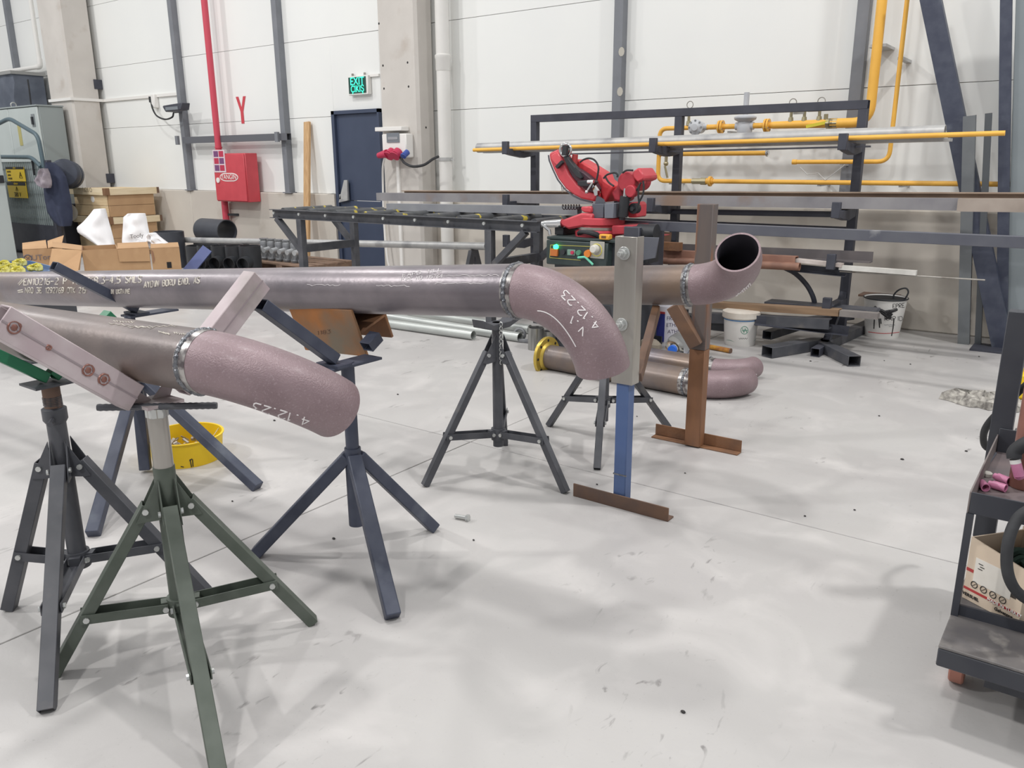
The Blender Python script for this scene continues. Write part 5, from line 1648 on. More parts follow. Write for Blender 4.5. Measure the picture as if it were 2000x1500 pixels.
sgn = part(guard, 'warning_sign', MB().box((s0.x, gy - .012, A(30, 354, gy).z), (s1.x, gy - .004, A(30, 326, gy).z)), yellow_sign, label='yellow warning sign with triangle, upper one')
part(sgn, 'sign_header', MB().box((s0.x, gy - .014, A(30, 330.5, gy).z), (s1.x, gy - .0125, A(30, 326, gy).z)), inkblack)
zs = A(30, 326, gy).z - A(30, 354, gy).z
zt_ = A(30, 326, gy).z
lettering(sgn, 'lettering', 'DİKKAT', zs * .12, (s0.x + sw * .5, gy - .015, zt_ - zs * .08), (1, 0, 0), (0, 0, 1), yellow_sign)
for k, tx_ in enumerate(('ELEKTRİK', 'ÇARPMA', 'TEHLİKESİ')):
    lettering(sgn, 'lettering', tx_, zs * .17, (s0.x + sw * .06, gy - .0135, zt_ - zs * (.34 + k * .24)), (1, 0, 0), (0, 0, 1), inkblack, align='LEFT', squash=.78)
tc_ = V((s0.x + sw * .79, gy - .0135, zt_ - zs * .62))
def tri(par, c, r):
    m = MB()
    P = [c + V((r * sin(k * 2 * pi / 3), 0, r * cos(k * 2 * pi / 3))) for k in range(3)]
    for k in range(3):
        m.bar(P[k], P[(k + 1) % 3], .001, r * .2, up=(0, 1, 0))
        m.cyl(P[k] + V((0, -.0005, 0)), P[k] + V((0, .0005, 0)), r * .1, n=6)
    m.plate([c + V((.05 * r, -.0006, .5 * r)), c + V((-.22 * r, -.0006, .05 * r)), c + V((.02 * r, -.0006, .05 * r)), c + V((-.05 * r, -.0006, -.35 * r)), c + V((.24 * r, -.0006, .16 * r)), c + V((.02 * r, -.0006, .16 * r))], (0, .001, 0))
    part(par, 'warning_triangle', m, inkblack)
tri(sgn, tc_, zs * .26)
u0, u1 = A(14, 359, gy - .01), A(54, 384, gy - .01)
zu1, zu0 = A(30, 356, gy).z, A(30, 386, gy).z
sg2 = part(guard, 'warning_sign', MB().box((u0.x, gy - .012, zu0), (u1.x, gy - .004, zu1)), yellow_sign, label='yellow warning sign reading 380 V, lower one')
hs = zu1 - zu0
part(sg2, 'sign_header', MB().box((u0.x, gy - .014, zu1 - hs * .2), (u1.x, gy - .0125, zu1)), inkblack)
lettering(sg2, 'lettering', 'DİKKAT', hs * .17, ((u0.x + u1.x) / 2, gy - .015, zu1 - hs * .1), (1, 0, 0), (0, 0, 1), yellow_sign)
lettering(sg2, 'lettering', '380 V', hs * .42, ((u0.x + u1.x) / 2, gy - .0135, zu0 + hs * .2), (1, 0, 0), (0, 0, 1), inkblack)
tri(sg2, V(((u0.x + u1.x) / 2, gy - .0135, zu0 + hs * .55)), hs * .17)

# dark machine body behind
dm0, dm1 = A(88, 450, 5.75).x, A(141, 372, 6.08).x - .05
mc = thing('dark_machine', 'dark machine body with a round drum between the guard and the crates', 'machine', ((dm0 + dm1) / 2, 6, 0))
part(mc, 'frame', MB().box((dm0, 5.8, 0), (dm1 - .1, 6.3, A(100, 400, 5.8).z)).box((gxl, 5.65, .0), (dm0, 6.0, .3)), M('machine_dark', (50, 54, 64), (60, 64, 74), rough=.6, scale=4), bevel=.01)
dq0 = A(131, 340, 5.9)
part(mc, 'drum', MB().lathe([(.0, -.16), (.19, -.15), (.2, -.12), (.2, -.04), (.185, -.035), (.185, .03), (.2, .035), (.2, .12), (.17, .16), (0, .17)], dq0, n=30, axis=(.75, -.6, .1)), M('drum_dark', (54, 59, 72), (64, 70, 84), rough=.5, scale=6))
for k in range(2):
    xx = A(102 + k * 7, 420, 5.72).x
    part(mc, 'steel_strip', MB().box((xx, 5.74, .15), (xx + .045, 5.79, A(100, 380, 5.74).z)), tubegrey)
part(mc, 'lamp_disc', MB().cyl(A(132, 415, 5.7), A(132, 415, 5.76), .13, n=20), M('dull_disc', (120, 116, 106), rough=.6))
part(mc, 'bracket', MB().bar(A(120, 345, 5.7), dq0, .05, .05).box((dm1 - .12, 5.75, 0), (dm1 - .04, 5.83, dq0.z)), rackgrey)


JD = (V((gxr + .035, gy - .01, 1.2)) - CC).dot(CF)
solo('work_jacket', 'dark navy work jacket hanging over the guard post', 'jacket', cloth_rows([(317, 92, 104), (326, 88, 117), (345, 85, 129), (365, 85, 134), (390, 87, 139), (412, 92, 142), (430, 103, 142), (441, 116, 139)], JD, .1, .035, 11, 1.6), jacketm)
solo('cloth_bag', 'grey patterned cloth bundle hanging on the guard beside the navy jacket', 'bag', cloth_rows([(329, 81, 92), (338, 75, 97), (352, 68, 101), (361, 74, 101), (367, 86, 98)], JD - .2, .09, .03, 12, 1.8), bagcloth)

# pale cabinet edge at far left
lx = A(12, 367, 5.1).x
pc_ = thing('pale_cabinet', 'smooth pale grey cabinet cut by the left edge of the frame', 'cabinet', (lx - .4, 4.8, 0))
part(pc_, 'body', MB().box((lx - 1.4, 4.62, 0), (lx, 5.1, A(0, 268, 5.1).z)), greyp, bevel=.008)
part(pc_, 'side_door', MB().box((lx - 1.38, 4.6, .05), (lx - .02, 4.619, A(0, 268, 5.1).z - .02)), greyp, bevel=.004)
q = V((lx - .02, 5.0, A(9, 350, 5.05).z))
part(pc_, 'handle', MB().box((lx + .001, 4.95, q.z - .05), (lx + .035, 5.08, q.z + .05)), blackp, bevel=.006)

# wooden crates
cx1_, cy0 = A(207, 372, 6.08).x, 6.08
cx0_ = A(141, 372, 6.08).x
cy1 = 6.8
ztop = A(207, 368, 6.08).z
zmid = A(214, 425, 6.08).z
def crate(label, z0, z1):
    t = thing('wooden_crate', label, 'crate', ((cx0_ + cx1_) / 2, (cy0 + cy1) / 2, z0), 'plywood crates in a stack')
    zl = z1 - .085
    for y in (cy0, cy1 - .02):
        h = (zl - z0) / 2
        for k in range(2):
            part(t, 'board', MB().box((cx0_ + .03, y, z0 + k * h + .002), (cx1_ - .02, y + .02, z0 + (k + 1) * h - .002)), wood, bevel=.002)
    for x in (cx0_ + .01, cx1_ - .02):
        h = (zl - z0) / 2
        for k in range(2):
            part(t, 'board', MB().box((x, cy0 + .021, z0 + k * h + .002), (x + .02, cy1 - .021, z0 + (k + 1) * h - .002)), M('plywood_side', (190, 156, 118), (178, 144, 108), rough=.75, scale=4) if x > cx0_ + .1 else wood, bevel=.002)
    part(t, 'lid', MB().box((cx0_, cy0 - .01, zl), (cx1_ + .01, cy1 + .01, z1 - .01)), wood, bevel=.002)
    part(t, 'batten', MB().box((cx0_ - .03, cy0 - .035, zl - .01), (cx1_ - .03, cy0 - .011, z1)), woodend, bevel=.003)
    part(t, 'batten', MB().box((cx1_ + .011, cy0 + .03, zl - .01), (cx1_ + .035, cy1 + .03, z1)), woodend, bevel=.003)
    part(t, 'corner_bracket', MB().box((cx1_ - .03, cy0 - .04, zl - .012), (cx1_ + .04, cy0 + .03, z1 + .003)), M('corner_brown', (128, 96, 70), rough=.7), bevel=.003)
    part(t, 'corner_bracket', MB().box((cx1_ + .0, cy1 + .03, zl), (cx1_ + .045, cy1 + .06, z1)), M('corner_brown2', (110, 86, 70), rough=.7))
    return t
crate('lower of the two stacked plywood crates beside the left concrete column', .05, zmid)
k_ = crate('upper of the two stacked plywood crates, with a white sticker', zmid + .004, ztop)
q = A(181, 389, cy0 - .003)
part(k_, 'sticker', MB().plate([q + V((.05 * cos(a), 0, .045 * sin(a))) for a in [k * pi / 6 for k in range(12)]], (0, .0025, 0)), white)
lettering(k_, 'marking', '1626 O', .09, A(170, 371, cy0 - .0365), (1, 0, 0), (0, 0, 1), M('pencil_grey', (150, 138, 118), rough=.8))
solo('crate_pallet', 'pallet feet under the lower plywood crate', 'pallet', MB().box((cx0_, cy0, 0), (cx0_ + .1, cy1, .048)).box((cx1_ - .1, cy0, 0), (cx1_, cy1, .048)), palletm)

# cardboard boxes
def carton(label, p0, p1, depth, d, flaps, group='cardboard boxes in a row', turn=0.0):
    """Open-topped carton whose front top edge runs between two spots at view depth d; built in its own frame."""
    r0_, r1_ = ray(*p0), ray(*p1)
    k_ = d * 1.07
    a, b = CC + r0_ * (k_ / math.hypot(r0_.x, r0_.y)), CC + r1_ * (k_ / math.hypot(r1_.x, r1_.y))
    w = math.hypot(b.x - a.x, b.y - a.y)
    h = (a.z + b.z) / 2
    t = thing('cardboard_box', label, 'box', (a.x, a.y, 0), group)
    t.rotation_euler = (0, 0, atan2(b.y - a.y, b.x - a.x) + turn)
    t['_w'], t['_h'] = w, h
    B = base_of(t)
    th = .006
    def lb(lo, hi):
        return MB().box(B + V(lo), B + V(hi))
    part(t, 'front_wall', lb((0, 0, 0), (w, th, h)), card)
    part(t, 'back_wall', lb((0, depth - th, 0), (w, depth, h)), card)
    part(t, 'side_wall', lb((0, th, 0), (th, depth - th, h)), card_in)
    part(t, 'side_wall', lb((w - th, th, 0), (w, depth - th, h)), card)
    part(t, 'bottom', lb((th, th, 0), (w - th, depth - th, th)), card)
    for P, nr in flaps(w, depth, h):
        part(t, 'flap', MB().plate([B + V(p) for p in P], V(nr)), card)
    del t['_w'], t['_h']
    return t, w, h, B


bd = 8.3
o1, w_, h_, B_ = carton('large open cardboard box, with a wide flap folded out at its left', (160, 492), (229, 483), .5, bd,
    lambda w, dd, h: [([(0, 0, h), (0, dd, h), (-.26, dd + .02, h + .05), (-.24, 0, h + .04)], (0, 0, .005)),
                      ([(0, 0, h), (w * .0, .0, h), (-.30, -.2, h - .16), (-.06, -.26, h - .20), (w * .0 + .001, -.001, h - .01)], (0, .005, .003))])
fa = [(160, 492), (104, 484), (93, 515), (150, 525)]
part(o1, 'flap', MB().plate([B_ + V((0, -.001, h_)), B_ + V((-.245, -.02, h_ + .03)), B_ + V((-.29, -.17, h_ - .12)), B_ + V((-.035, -.17, h_ - .17))], V((0, .004, .002))), card, label='wide flap folded out')
o2, w_, h_, B_ = carton('middle closed cardboard box between the open box and the rightmost box', (229, 486), (291, 485), .42, bd,
    lambda w, dd, h: [([(.001, .001, h + .001), (w - .001, .001, h + .001), (w - .001, dd - .001, h + .02), (.001, dd - .001, h + .02)], (0, 0, .005)),
                      ([(.0, -.001, h), (w, -.001, h), (w - .005, -.012, h - .13), (.005, -.012, h - .12)], (0, -.004, 0))])
o3, w_, h_, B_ = carton('rightmost cardboard box in the row, with a dark hand hole', (294, 486), (350, 483), .42, bd,
    lambda w, dd, h: [([(.001, .001, h + .001), (w - .001, .001, h + .001), (w - .001, dd - .001, h + .012), (.001, dd - .001, h + .012)], (0, 0, .005))])
part(o3, 'hand_hole', MB().box(B_ + V((w_ * .5, -.003, h_ - .2)), B_ + V((w_ * .66, -.0005, h_ - .14))), hole)
part(o3, 'torn_edge', MB().plate([B_ + V(p) for p in ((.004, -.001, h_ - .01), (.02, -.001, h_ - .03), (.028, -.001, h_ - .11), (.01, -.001, h_ - .15))], V((0, -.002, 0))), card_in)
o4, w_, h_, B_ = carton('leftmost cardboard box with a dark printed logo, its lid half open', (43, 484), (122, 488), .42, 8.9,
    lambda w, dd, h: [([(.001, .001, h + .001), (w * .62, .001, h + .001), (w * .62, dd - .001, h + .05), (.001, dd - .001, h + .03)], (0, 0, .005)),
                      ([(w * .64, .001, h + .001), (w, .001, h + .03), (w + .04, dd - .001, h + .09), (w * .66, dd - .001, h + .04)], (0, 0, .005))])
q = B_ + V((w_ * .10, -.002, h_ - .085))
part(o4, 'printed_logo', MB().torus(q, (0, 1, 0), .033, .005, n=22, m=4).bar(q + V((-.02, 0, -.02)), q + V((.02, 0, .02)), .002, .01, up=(0, 1, 0)).bar(q + V((-.02, 0, .02)), q + V((.014, 0, -.014)), .002, .01, up=(0, 1, 0)), M('logo_ink', (96, 92, 100), rough=.7))
lettering(o4, 'lettering', 'UTor', .075, q + V((.115, -.0005, 0)), (1, 0, 0), (0, 0, 1), M('logo_ink2', (120, 112, 116), rough=.7))
by = 4.75


solo('plastic_bag', 'white plastic bag standing out of the large open cardboard box', 'bag', cloth_rows([(408, 186, 205), (420, 176, 209), (434, 163, 213), (445, 149, 216), (455, 152, 219), (468, 172, 222), (482, 194, 225), (500, 206, 223)], 8.6, .09, .028, 3, 1.1), bagm)
bg2 = solo('plastic_bag', 'white printed plastic bag on the middle cardboard box', 'bag', cloth_rows([(417, 250, 284), (423, 241, 286), (440, 240, 289), (455, 239, 292), (470, 238, 296), (484, 240, 296)], 8.52, .08, .022, 4, 1.2), bagm)
solo('plastic_bag', 'small crumpled clear-white plastic bag on the rightmost cardboard box', 'bag', cloth_rows([(455, 291, 303), (463, 288, 313), (470, 285, 323), (477, 284, 333), (485, 286, 331)], 8.46, .08, .04, 5, 2.2), bagm)
lettering(bg2, 'lettering', 'Toofy', .06, Dp(267, 461, 8.4), (CR.x, CR.y, .12), (0, 0, 1), M('bag_print', (120, 120, 124), rough=.7))

# black plastic fittings
ty_ = 5.35
for k, px in enumerate((405, 432, 460, 487)):
    c_ = A(px - 10, 505, ty_)
    top = A(px - 10, 481, ty_).z
    t = thing('black_tee_fitting', '%s of four black plastic tee fittings standing in a row' % ('leftmost', 'second from left', 'third from left', 'rightmost')[k], 'pipe fitting', (c_.x, ty_, 0), 'black tee fittings')
    part(t, 'body', MB().pipe([(c_.x, ty_ + .08, 0), (c_.x, ty_ + .08, top * .5), (c_.x, ty_ + .08, top)], .115, .105, n=28), blackp)
    part(t, 'branch', MB().pipe([(c_.x + .05, ty_ + .0, top - .17), (c_.x + .09, ty_ - .09, top - .18)], .072, .064, n=22), blackp, label='side branch facing the camera')
    part(t, 'branch_inside', MB().cyl((c_.x + .053, ty_ - .01, top - .171), (c_.x + .056, ty_ - .016, top - .1715), .062, n=20), hole)
c_ = A(368, 505, ty_)
solo('black_bin', 'black plastic bin left of the tee fittings, behind the leaning blue channel', 'bin', MB().pipe([(c_.x, ty_ + .2, 0), (c_.x, ty_ + .2, .2), (c_.x, ty_ + .2, A(368, 482, ty_).z)], .19, .18, n=32).cyl((c_.x, ty_ + .2, .002), (c_.x, ty_ + .2, .02), .18, n=32), blackp)
c_ = A(330, 460, 5.9)
rg_ = solo('plastic_ring', 'upright grey-black plastic pipe stub right of the wooden crates', 'pipe fitting', MB().pipe([(c_.x, 5.9, 0), (c_.x, 5.9, .3), (c_.x, 5.9, A(330, 452, 5.9).z)], .185, .172, n=36), darkpvc)
p0_, p1_ = A(392, 450, 6.25), A(430, 452, 6.25)
r_ = .15
solo('plastic_pipe', 'fat charcoal plastic pipe lying on its side in front of the red drop pipe', 'pipe', MB().pipe([V((p0_.x - .08, 6.34, p0_.z)), V(((p0_.x + p1_.x) / 2, 6.34, p0_.z)), V((p1_.x + .02, 6.34, p0_.z))], r_, r_ * .93, n=36), darkpvc)
solo('support_box', 'black plastic crate under the fat charcoal plastic pipe', 'crate', MB().box((p0_.x - .1, 6.18, 0), (p1_.x + .1, 6.5, p0_.z - r_)), blackp, bevel=.01)

# blue channel leaning
b0_, b1_ = A(357, 545, 4.9), A(405, 486, 5.2)
bl_ = thing('blue_channel', 'blue painted steel channel leaning beside the cardboard boxes', 'channel', (b0_.x, 4.9, 0))
d_ = b1_ - b0_
foot_ = b0_ - d_ * (b0_.z / d_.z)
part(bl_, 'channel', MB().prof([(-.055, -.02), (.055, -.02), (.055, .02), (.047, .02), (.047, -.012), (-.047, -.012), (-.047, .02), (-.055, .02)], foot_ + V((0, 0, .01)), b1_, up=V((CF.x, CF.y, 0))), M('blue_channel_paint', (86, 98, 150), (96, 106, 152), rough=.5, scale=5))

# pallet of grey castings
py_ = 5.7
pl0, pl1 = A(502, 520, py_), A(583, 510, py_)
ptz = A(545, 514, py_).z
pal = thing('pallet', 'wooden pallet carrying grey castings beyond the roller table', 'pallet', ((pl0.x + pl1.x) / 2, py_ + .3, 0))
for k in range(5):
    y = py_ + k * .14
    part(pal, 'deck_board', MB().box((pl0.x - .1, y, ptz - .022), (pl1.x + .15, y + .1, ptz)), palletm, bevel=.002)
for k in range(3):
    x = pl0.x - .1 + (pl1.x - pl0.x + .15) * k / 2
    part(pal, 'bearer', MB().box((x, py_, 0), (x + .1, py_ + .66, ptz - .023)), palletm)
def casting(loc):
    t = thing('grey_casting', '', 'casting', loc, 'grey castings on the pallet')
    part(t, 'body', MB().lathe([(.05, 0), (.055, .02), (.04, .05), (.045, .12), (.05, .2), (.04, .22), (0, .225)], loc, n=18), castm)
    part(t, 'spindle', MB().cyl(V(loc) + V((.0, -.04, .13)), V(loc) + V((.02, -.13, .12)), .028, n=14), M('casting_bright', (196, 198, 200), rough=.35, metal=.4))
    part(t, 'top_flange', MB().cyl(V(loc) + V((0, 0, .226)), V(loc) + V((0, 0, .24)), .05, n=18), castm)
    return t
xs_ = [A(x, 500, py_ + .08).x for x in (508, 522, 537, 552, 567, 581)]
ord_ = ('leftmost', 'second from left', 'third from left', 'fourth from left', 'fifth from left', 'rightmost')
cst = casting((xs_[0], py_ + .15, ptz + .001))
cst['label'] = 'leftmost of six grey castings standing on the pallet'
for x, o_ in list(zip(xs_, ord_))[1:]:
    dup(cst, (x, py_ + .15, ptz + .001), '%s of six grey castings standing on the pallet' % o_)

# blue tray with yellow clamps
ty0 = 3.75
ta, tb_ = Z(-12, 526, .6), Z(98, 524, .6)
tr = thing('blue_tray', 'blue plastic tray on a low stand at the left edge, holding yellow parts', 'tray', ((ta.x + tb_.x) / 2, ta.y, 0))
P = [Z(-30, 541, .6), Z(95, 536, .6), Z(104, 527, .6), Z(60, 515, .6), Z(-30, 517, .6)]
part(tr, 'tray_floor', MB().plate(P, (0, 0, -.02)), M('tray_blue', (66, 92, 130), (48, 70, 106), rough=.4, scale=8))
ctr = sum(P, V((0, 0, 0))) / 5
rim = MB()
for a, b in zip(P, P[1:] + P[:1]):
    rim.bar(a + V((0, 0, .004)), b + V((0, 0, .004)), .012, .035)
part(tr, 'tray_rim', rim, M('tray_rim_blue', (98, 124, 160), rough=.35))
part(tr, 'stand', MB().box((ctr.x - .3, ctr.y - .15, 0), (ctr.x + .3, ctr.y + .2, .58)), M('stand_dark', (64, 66, 72), rough=.6))
yel = M('yellow_film', (196, 184, 52), (150, 142, 34), rough=.25, scale=16, c3=(236, 232, 150), s3=20)
for k, (x, y) in enumerate(((6, 522), (20, 528), (38, 518), (68, 528), (34, 534), (4, 534))):
    q = Z(x, y, .62)
    t = thing('yellow_clamp', ('yellow wrapped clamp at the left rim of the blue tray', 'yellow wrapped clamp in the middle of the blue tray', 'yellow wrapped clamp at the far rim of the blue tray',
                              'yellow wrapped clamp at the right end of the blue tray', 'yellow wrapped clamp at the near rim of the blue tray', 'yellow wrapped clamp in the near left corner of the blue tray')[k], 'clamp', q, 'yellow clamps in the blue tray')
    part(t, 'ring', MB().torus(q + V((0, 0, .022)), (.2, -.3, 1), .032, .014, n=20, m=8, jit=.2), yel)
    part(t, 'lug', MB().box((q.x + .04, q.y - .02, q.z), (q.x + .085, q.y + .02, q.z + .04)), yel, bevel=.006)

# ================================================================ FLOOR STOCK IN THE MIDDLE
def ftube(label, p, q, r, t=.9, name='galvanised_tube', mt=None, zoff=0.0):
    a, b = G(*p), G(*q)
    a.z = b.z = r + zoff
    return solo(name, label, 'pipe', MB().pipe([a, a + (b - a) * .5, b], r, r * t, n=26), mt or galv, group='galvanised tubes on the floor')
gl_ = M('bright_galvanised', (196, 200, 196), (176, 180, 178), rough=.35, metal=.4, scale=8, stretch=(.4, 3, 3))
ftube('nearest galvanised tube on the floor, its open end left of the tripod stand', (700, 632), (925, 664), .036, mt=gl_)
ftube('second galvanised tube on the floor, with its open end just right of the tripod', (740, 624), (1016, 668), .036, mt=gl_)
ftube('third galvanised tube on the floor, farther back than the other two', (800, 618), (1035, 652), .036, mt=gl_)
for (x, y, r, h, lb) in ((1047, 682, .058, .16, 'taller bright steel cylinder standing on the floor left of the elbow'), (1073, 681, .045, .13, 'smaller bright steel cylinder standing beside the taller one')):
    q = G(x, y)
    t = thing('steel_cylinder', lb, 'cylinder', q)
    part(t, 'shell', MB().pipe([q, q + V((0, 0, h * .5)), q + V((0, 0, h))], r, r * .9, n=30), M('brushed_steel', (172, 172, 168), (120, 120, 118), rough=.3, metal=.7, scale=6, stretch=(9, 9, .6)))
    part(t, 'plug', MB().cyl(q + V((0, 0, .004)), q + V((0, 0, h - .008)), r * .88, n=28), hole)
q = G(1012, 668)
hg = thing('scrap_hook', 'small grey bracket lying between the tubes and the bright cylinders', 'bracket', q)
part(hg, 'ring', MB().torus(q + V((-.02, .05, .05)), (.3, -1, 0), .04, .012, n=20, m=8), castm)
part(hg, 'stem', MB().bar(q + V((0, 0, .015)), q + V((.12, .02, .015)), .03, .025), castm, bevel=.003)

# bag of powder
q0, q1 = G(1268, 666), G(1330, 664)
yb_ = q0.y
bgp = thing('powder_sack', 'blue and white paper sack standing behind the rear pipe', 'sack', (q0 + q1) / 2)
w_ = q1.x - q0.x
ztp = A(1300, 592, yb_).z
sk = MB()
rs = []
for z, s in ((0, 1), (.03, 1.04), (ztp * .5, 1.05), (ztp - .03, 1), (ztp, .6)):
    rs.append([V((q0.x + w_ * .5 + w_ * .5 * s * cos(a) * (1 if abs(cos(a)) > .5 else 1.2), yb_ + .08 + .085 * s * sin(a), z + .0005)) for a in [k * pi / 10 for k in range(20)]])
sk.rings(rs); sk.add(rs[0], [tuple(range(20))[::-1]]); sk.add(rs[-1], [tuple(range(20))])
part(bgp, 'paper', sk, M('sack_paper', (224, 222, 228), (208, 206, 216), rough=.8, scale=6))
xa, xb = A(1279, 630, yb_ - .01).x, A(1298, 630, yb_ - .01).x
part(bgp, 'blue_panel', MB().box((xa, yb_ - .013, .01), (xb, yb_ - .006, A(1290, 612, yb_).z)), inkblue, label='dark blue printed panel')
part(bgp, 'red_stripe', MB().box((xa, yb_ - .014, A(1290, 612, yb_).z), (xb, yb_ - .007, A(1290, 608, yb_).z)), inkred)
for k, tx_ in enumerate(('BOYA', 'EPOKSI', 'TOZ', 'ASTAR')[:3]):
    lettering(bgp, 'lettering', ('FRIGO', 'ETHAP', 'ATHE')[k], .04, A(1316, 622 + k * 13, yb_ - .012), (1, 0, .12), (0, 0, 1), M('sack_print%d' % k, (84, 80, 108), rough=.7))
solo('dark_tray', 'dark steel tray on the floor in front of the paper sack', 'tray', MB().box((q0.x - .05, yb_ - .22, 0), (q1.x - .05, yb_ - .06, .02)).box((q0.x - .05, yb_ - .23, 0), (q1.x - .05, yb_ - .22, .06)).box((q0.x - .05, yb_ - .06, 0), (q1.x - .05, yb_ - .05, .06)), blackp)


def bucket(label, c, r0, r1, h, mt, rim_mt, handle=None, lid=None):
    t = thing('bucket', label, 'bucket', c)
    part(t, 'body', MB().lathe([(.0, .0), (r0, 0), (r0 + .002, .004), (r1, h), (r1 - .004, h), (r0 - .004, .006), (.0, .006)], c, n=40), mt)
    part(t, 'rim', MB().torus(V(c) + V((0, 0, h - .004)), (0, 0, 1), r1 + .002, .006, n=40, m=8), rim_mt)
    return t


q = G(1434, 676) + V((0, .10, 0))
sc0 = 6.0 / 1580
b1 = bucket('white plastic bucket with green and blue print, on the floor under the rear elbow', q, .108, .126, .24, white, white)
part(b1, 'lid', MB().lathe([(.132, .2), (.136, .205), (.134, .245), (.122, .25), (.0, .252)], q, n=40), M('lid_cream', (224, 218, 208), (208, 198, 186), rough=.6, scale=9), label='dirty cream lid')
wvm = MB()
rs0, rs1 = [], []
for k in range(41):
    a = k * 2 * pi / 40
    rs0.append(q + V((.1095 * cos(a), .1095 * sin(a), .006)))
    hh = .026 + .016 * sin(a * 3 + 1)
    rr = .1095 + .018 * hh / .24
    rs1.append(q + V((rr * cos(a), rr * sin(a), hh)))
wvm.add(rs0 + rs1, [(i, i + 1, 42 + i, 41 + i) for i in range(40)], True)
part(b1, 'green_wave', wvm, inkgreen, label='printed green wave')
bb = MB()
rs0 = [q + V((.1235 * cos(k * pi / 20), .1235 * sin(k * pi / 20), .186)) for k in range(41)]
rs1 = [v + V((0, 0, .008)) + (v - q).normalized() * .0006 for v in rs0]
bb.add(rs0 + rs1, [(i, i + 1, 42 + i, 41 + i) for i in range(40)], True)
part(b1, 'blue_line', bb, M('blue_line', (90, 140, 190), rough=.6))
bodymb = MB().lathe([(.108, 0), (.126, .24)], q, n=60)
em = on_surface([bodymb], [[(1454 + 7 * cos(t), 645 + 7.5 * sin(t)) for t in [k * .45 for k in range(15)]], [(1450, 641), (1453, 650), (1455, 641), (1459, 650)], [(1449, 646), (1460, 645)]], .0022)
part(b1, 'emblem', em, inkgreen, label='round green emblem')
ln_ = on_surface([bodymb], [[(1443 + k * 2.1, 661 + (1.6 if k % 2 else -1)) for k in range(9)]], .0016)
part(b1, 'small_print', ln_, inkblack)

q = G(1714, 661) + V((0, .12, 0))
b2 = bucket('white paint bucket smeared with black tar, against the wall at right', q, .118, .152, .30, white, blackp)
bodymb = MB().lathe([(.118, 0), (.152, .30)], q, n=60)
part(b2, 'tar_inside', MB().cyl(q + V((0, 0, .25)), q + V((0, 0, .292)), .14, .145, n=32), hole)
part(b2, 'red_line', on_surface([bodymb], [[(1696 + k * 4, 648 + 3.2 * sin(k * pi / 16)) for k in range(17)]], .003), inkred)
sm_ = [[(1712, 604), (1722, 606), (1731, 612), (1742, 608), (1752, 604)], [(1718, 606), (1727, 614), (1735, 620), (1742, 612)], [(1708, 599), (1716, 606)], [(1722, 611), (1733, 615), (1738, 606)], [(1714, 603), (1728, 609), (1748, 606)], [(1730, 621), (1741, 619)], [(1746, 622), (1744, 640), (1741, 656)], [(1717, 622), (1718, 640)], [(1720, 622), (1721, 632)], [(1708, 624), (1707, 642)], [(1709, 600), (1710, 606)]]
part(b2, 'tar_smear', on_surface([bodymb], sm_[:6], .011, .0), inkblack, label='thick black tar smear')
part(b2, 'tar_drips', on_surface([bodymb], sm_[6:], .0045), inkblack, label='black tar drips')
part(b2, 'lettering', on_surface([bodymb], stroke_px('RAPID', 1728, 626, 1762, 626, 8) + stroke_px('EPRE', 1744, 602, 1766, 600, 8), .0022), inkblack)
part(b2, 'small_print', on_surface([bodymb], [[(1727 + k * 3, 634 + (k % 2)) for k in range(8)], [(1736 + k * 3, 638 - (k % 2)) for k in range(4)]], .0014), tubegrey)
part(b2, 'wire_handle', MB().tube(smooth_path([A(1745, 590, q.y), A(1746, 576, q.y), A(1756, 566, q.y), A(1769, 563, q.y), A(1774, 570, q.y), A(1770, 580, q.y), A(1764, 586, q.y)], 6), .006, n=8), blackp, label='black wire handle standing up')

# square tube frame pieces on the floor
def sqt(label, p, q, w, h, z=None, mt=None, name='square_tube', z2=None):
    a, b = G(*p), G(*q)
    a.z = (h / 2 if z is None else z) + .001
    b.z = a.z if z2 is None else z2
    return solo(name, label, 'tube', MB().hollow(a, b, w, h, .004), mt or black_steel, bevel=.002, group='black square tubes on the floor')
sqt('black square tube on the floor, its open end nearest the white bucket', (1497, 698), (1592, 682), .095, .075)
sqt('black square tube on the floor pointing at the camera, right of the others', (1668, 716), (1592, 678), .085, .07)
sqt('black square tube on the floor going back towards the tar-smeared bucket', (1603, 686), (1704, 640), .08, .07)
sqt('black square tube on the floor, lying at the back left of the heap', (1496, 676), (1560, 655), .07, .06, z=.08)
sqt('short upright-ended black tube on top of the floor heap', (1566, 662), (1660, 648), .06, .06, z=.13)
a_, b_ = G(1500, 664), G(1690, 668)
solo('angle_offcut', 'thin dark angle lying across the back of the square tube heap', 'offcut', MB().prof([(-.03, -.03), (.03, -.03), (.03, -.025), (-.025, -.025), (-.025, .03), (-.03, .03)], V((a_.x, 5.62, .2)), V((b_.x, 5.75, .17))), rackgrey)

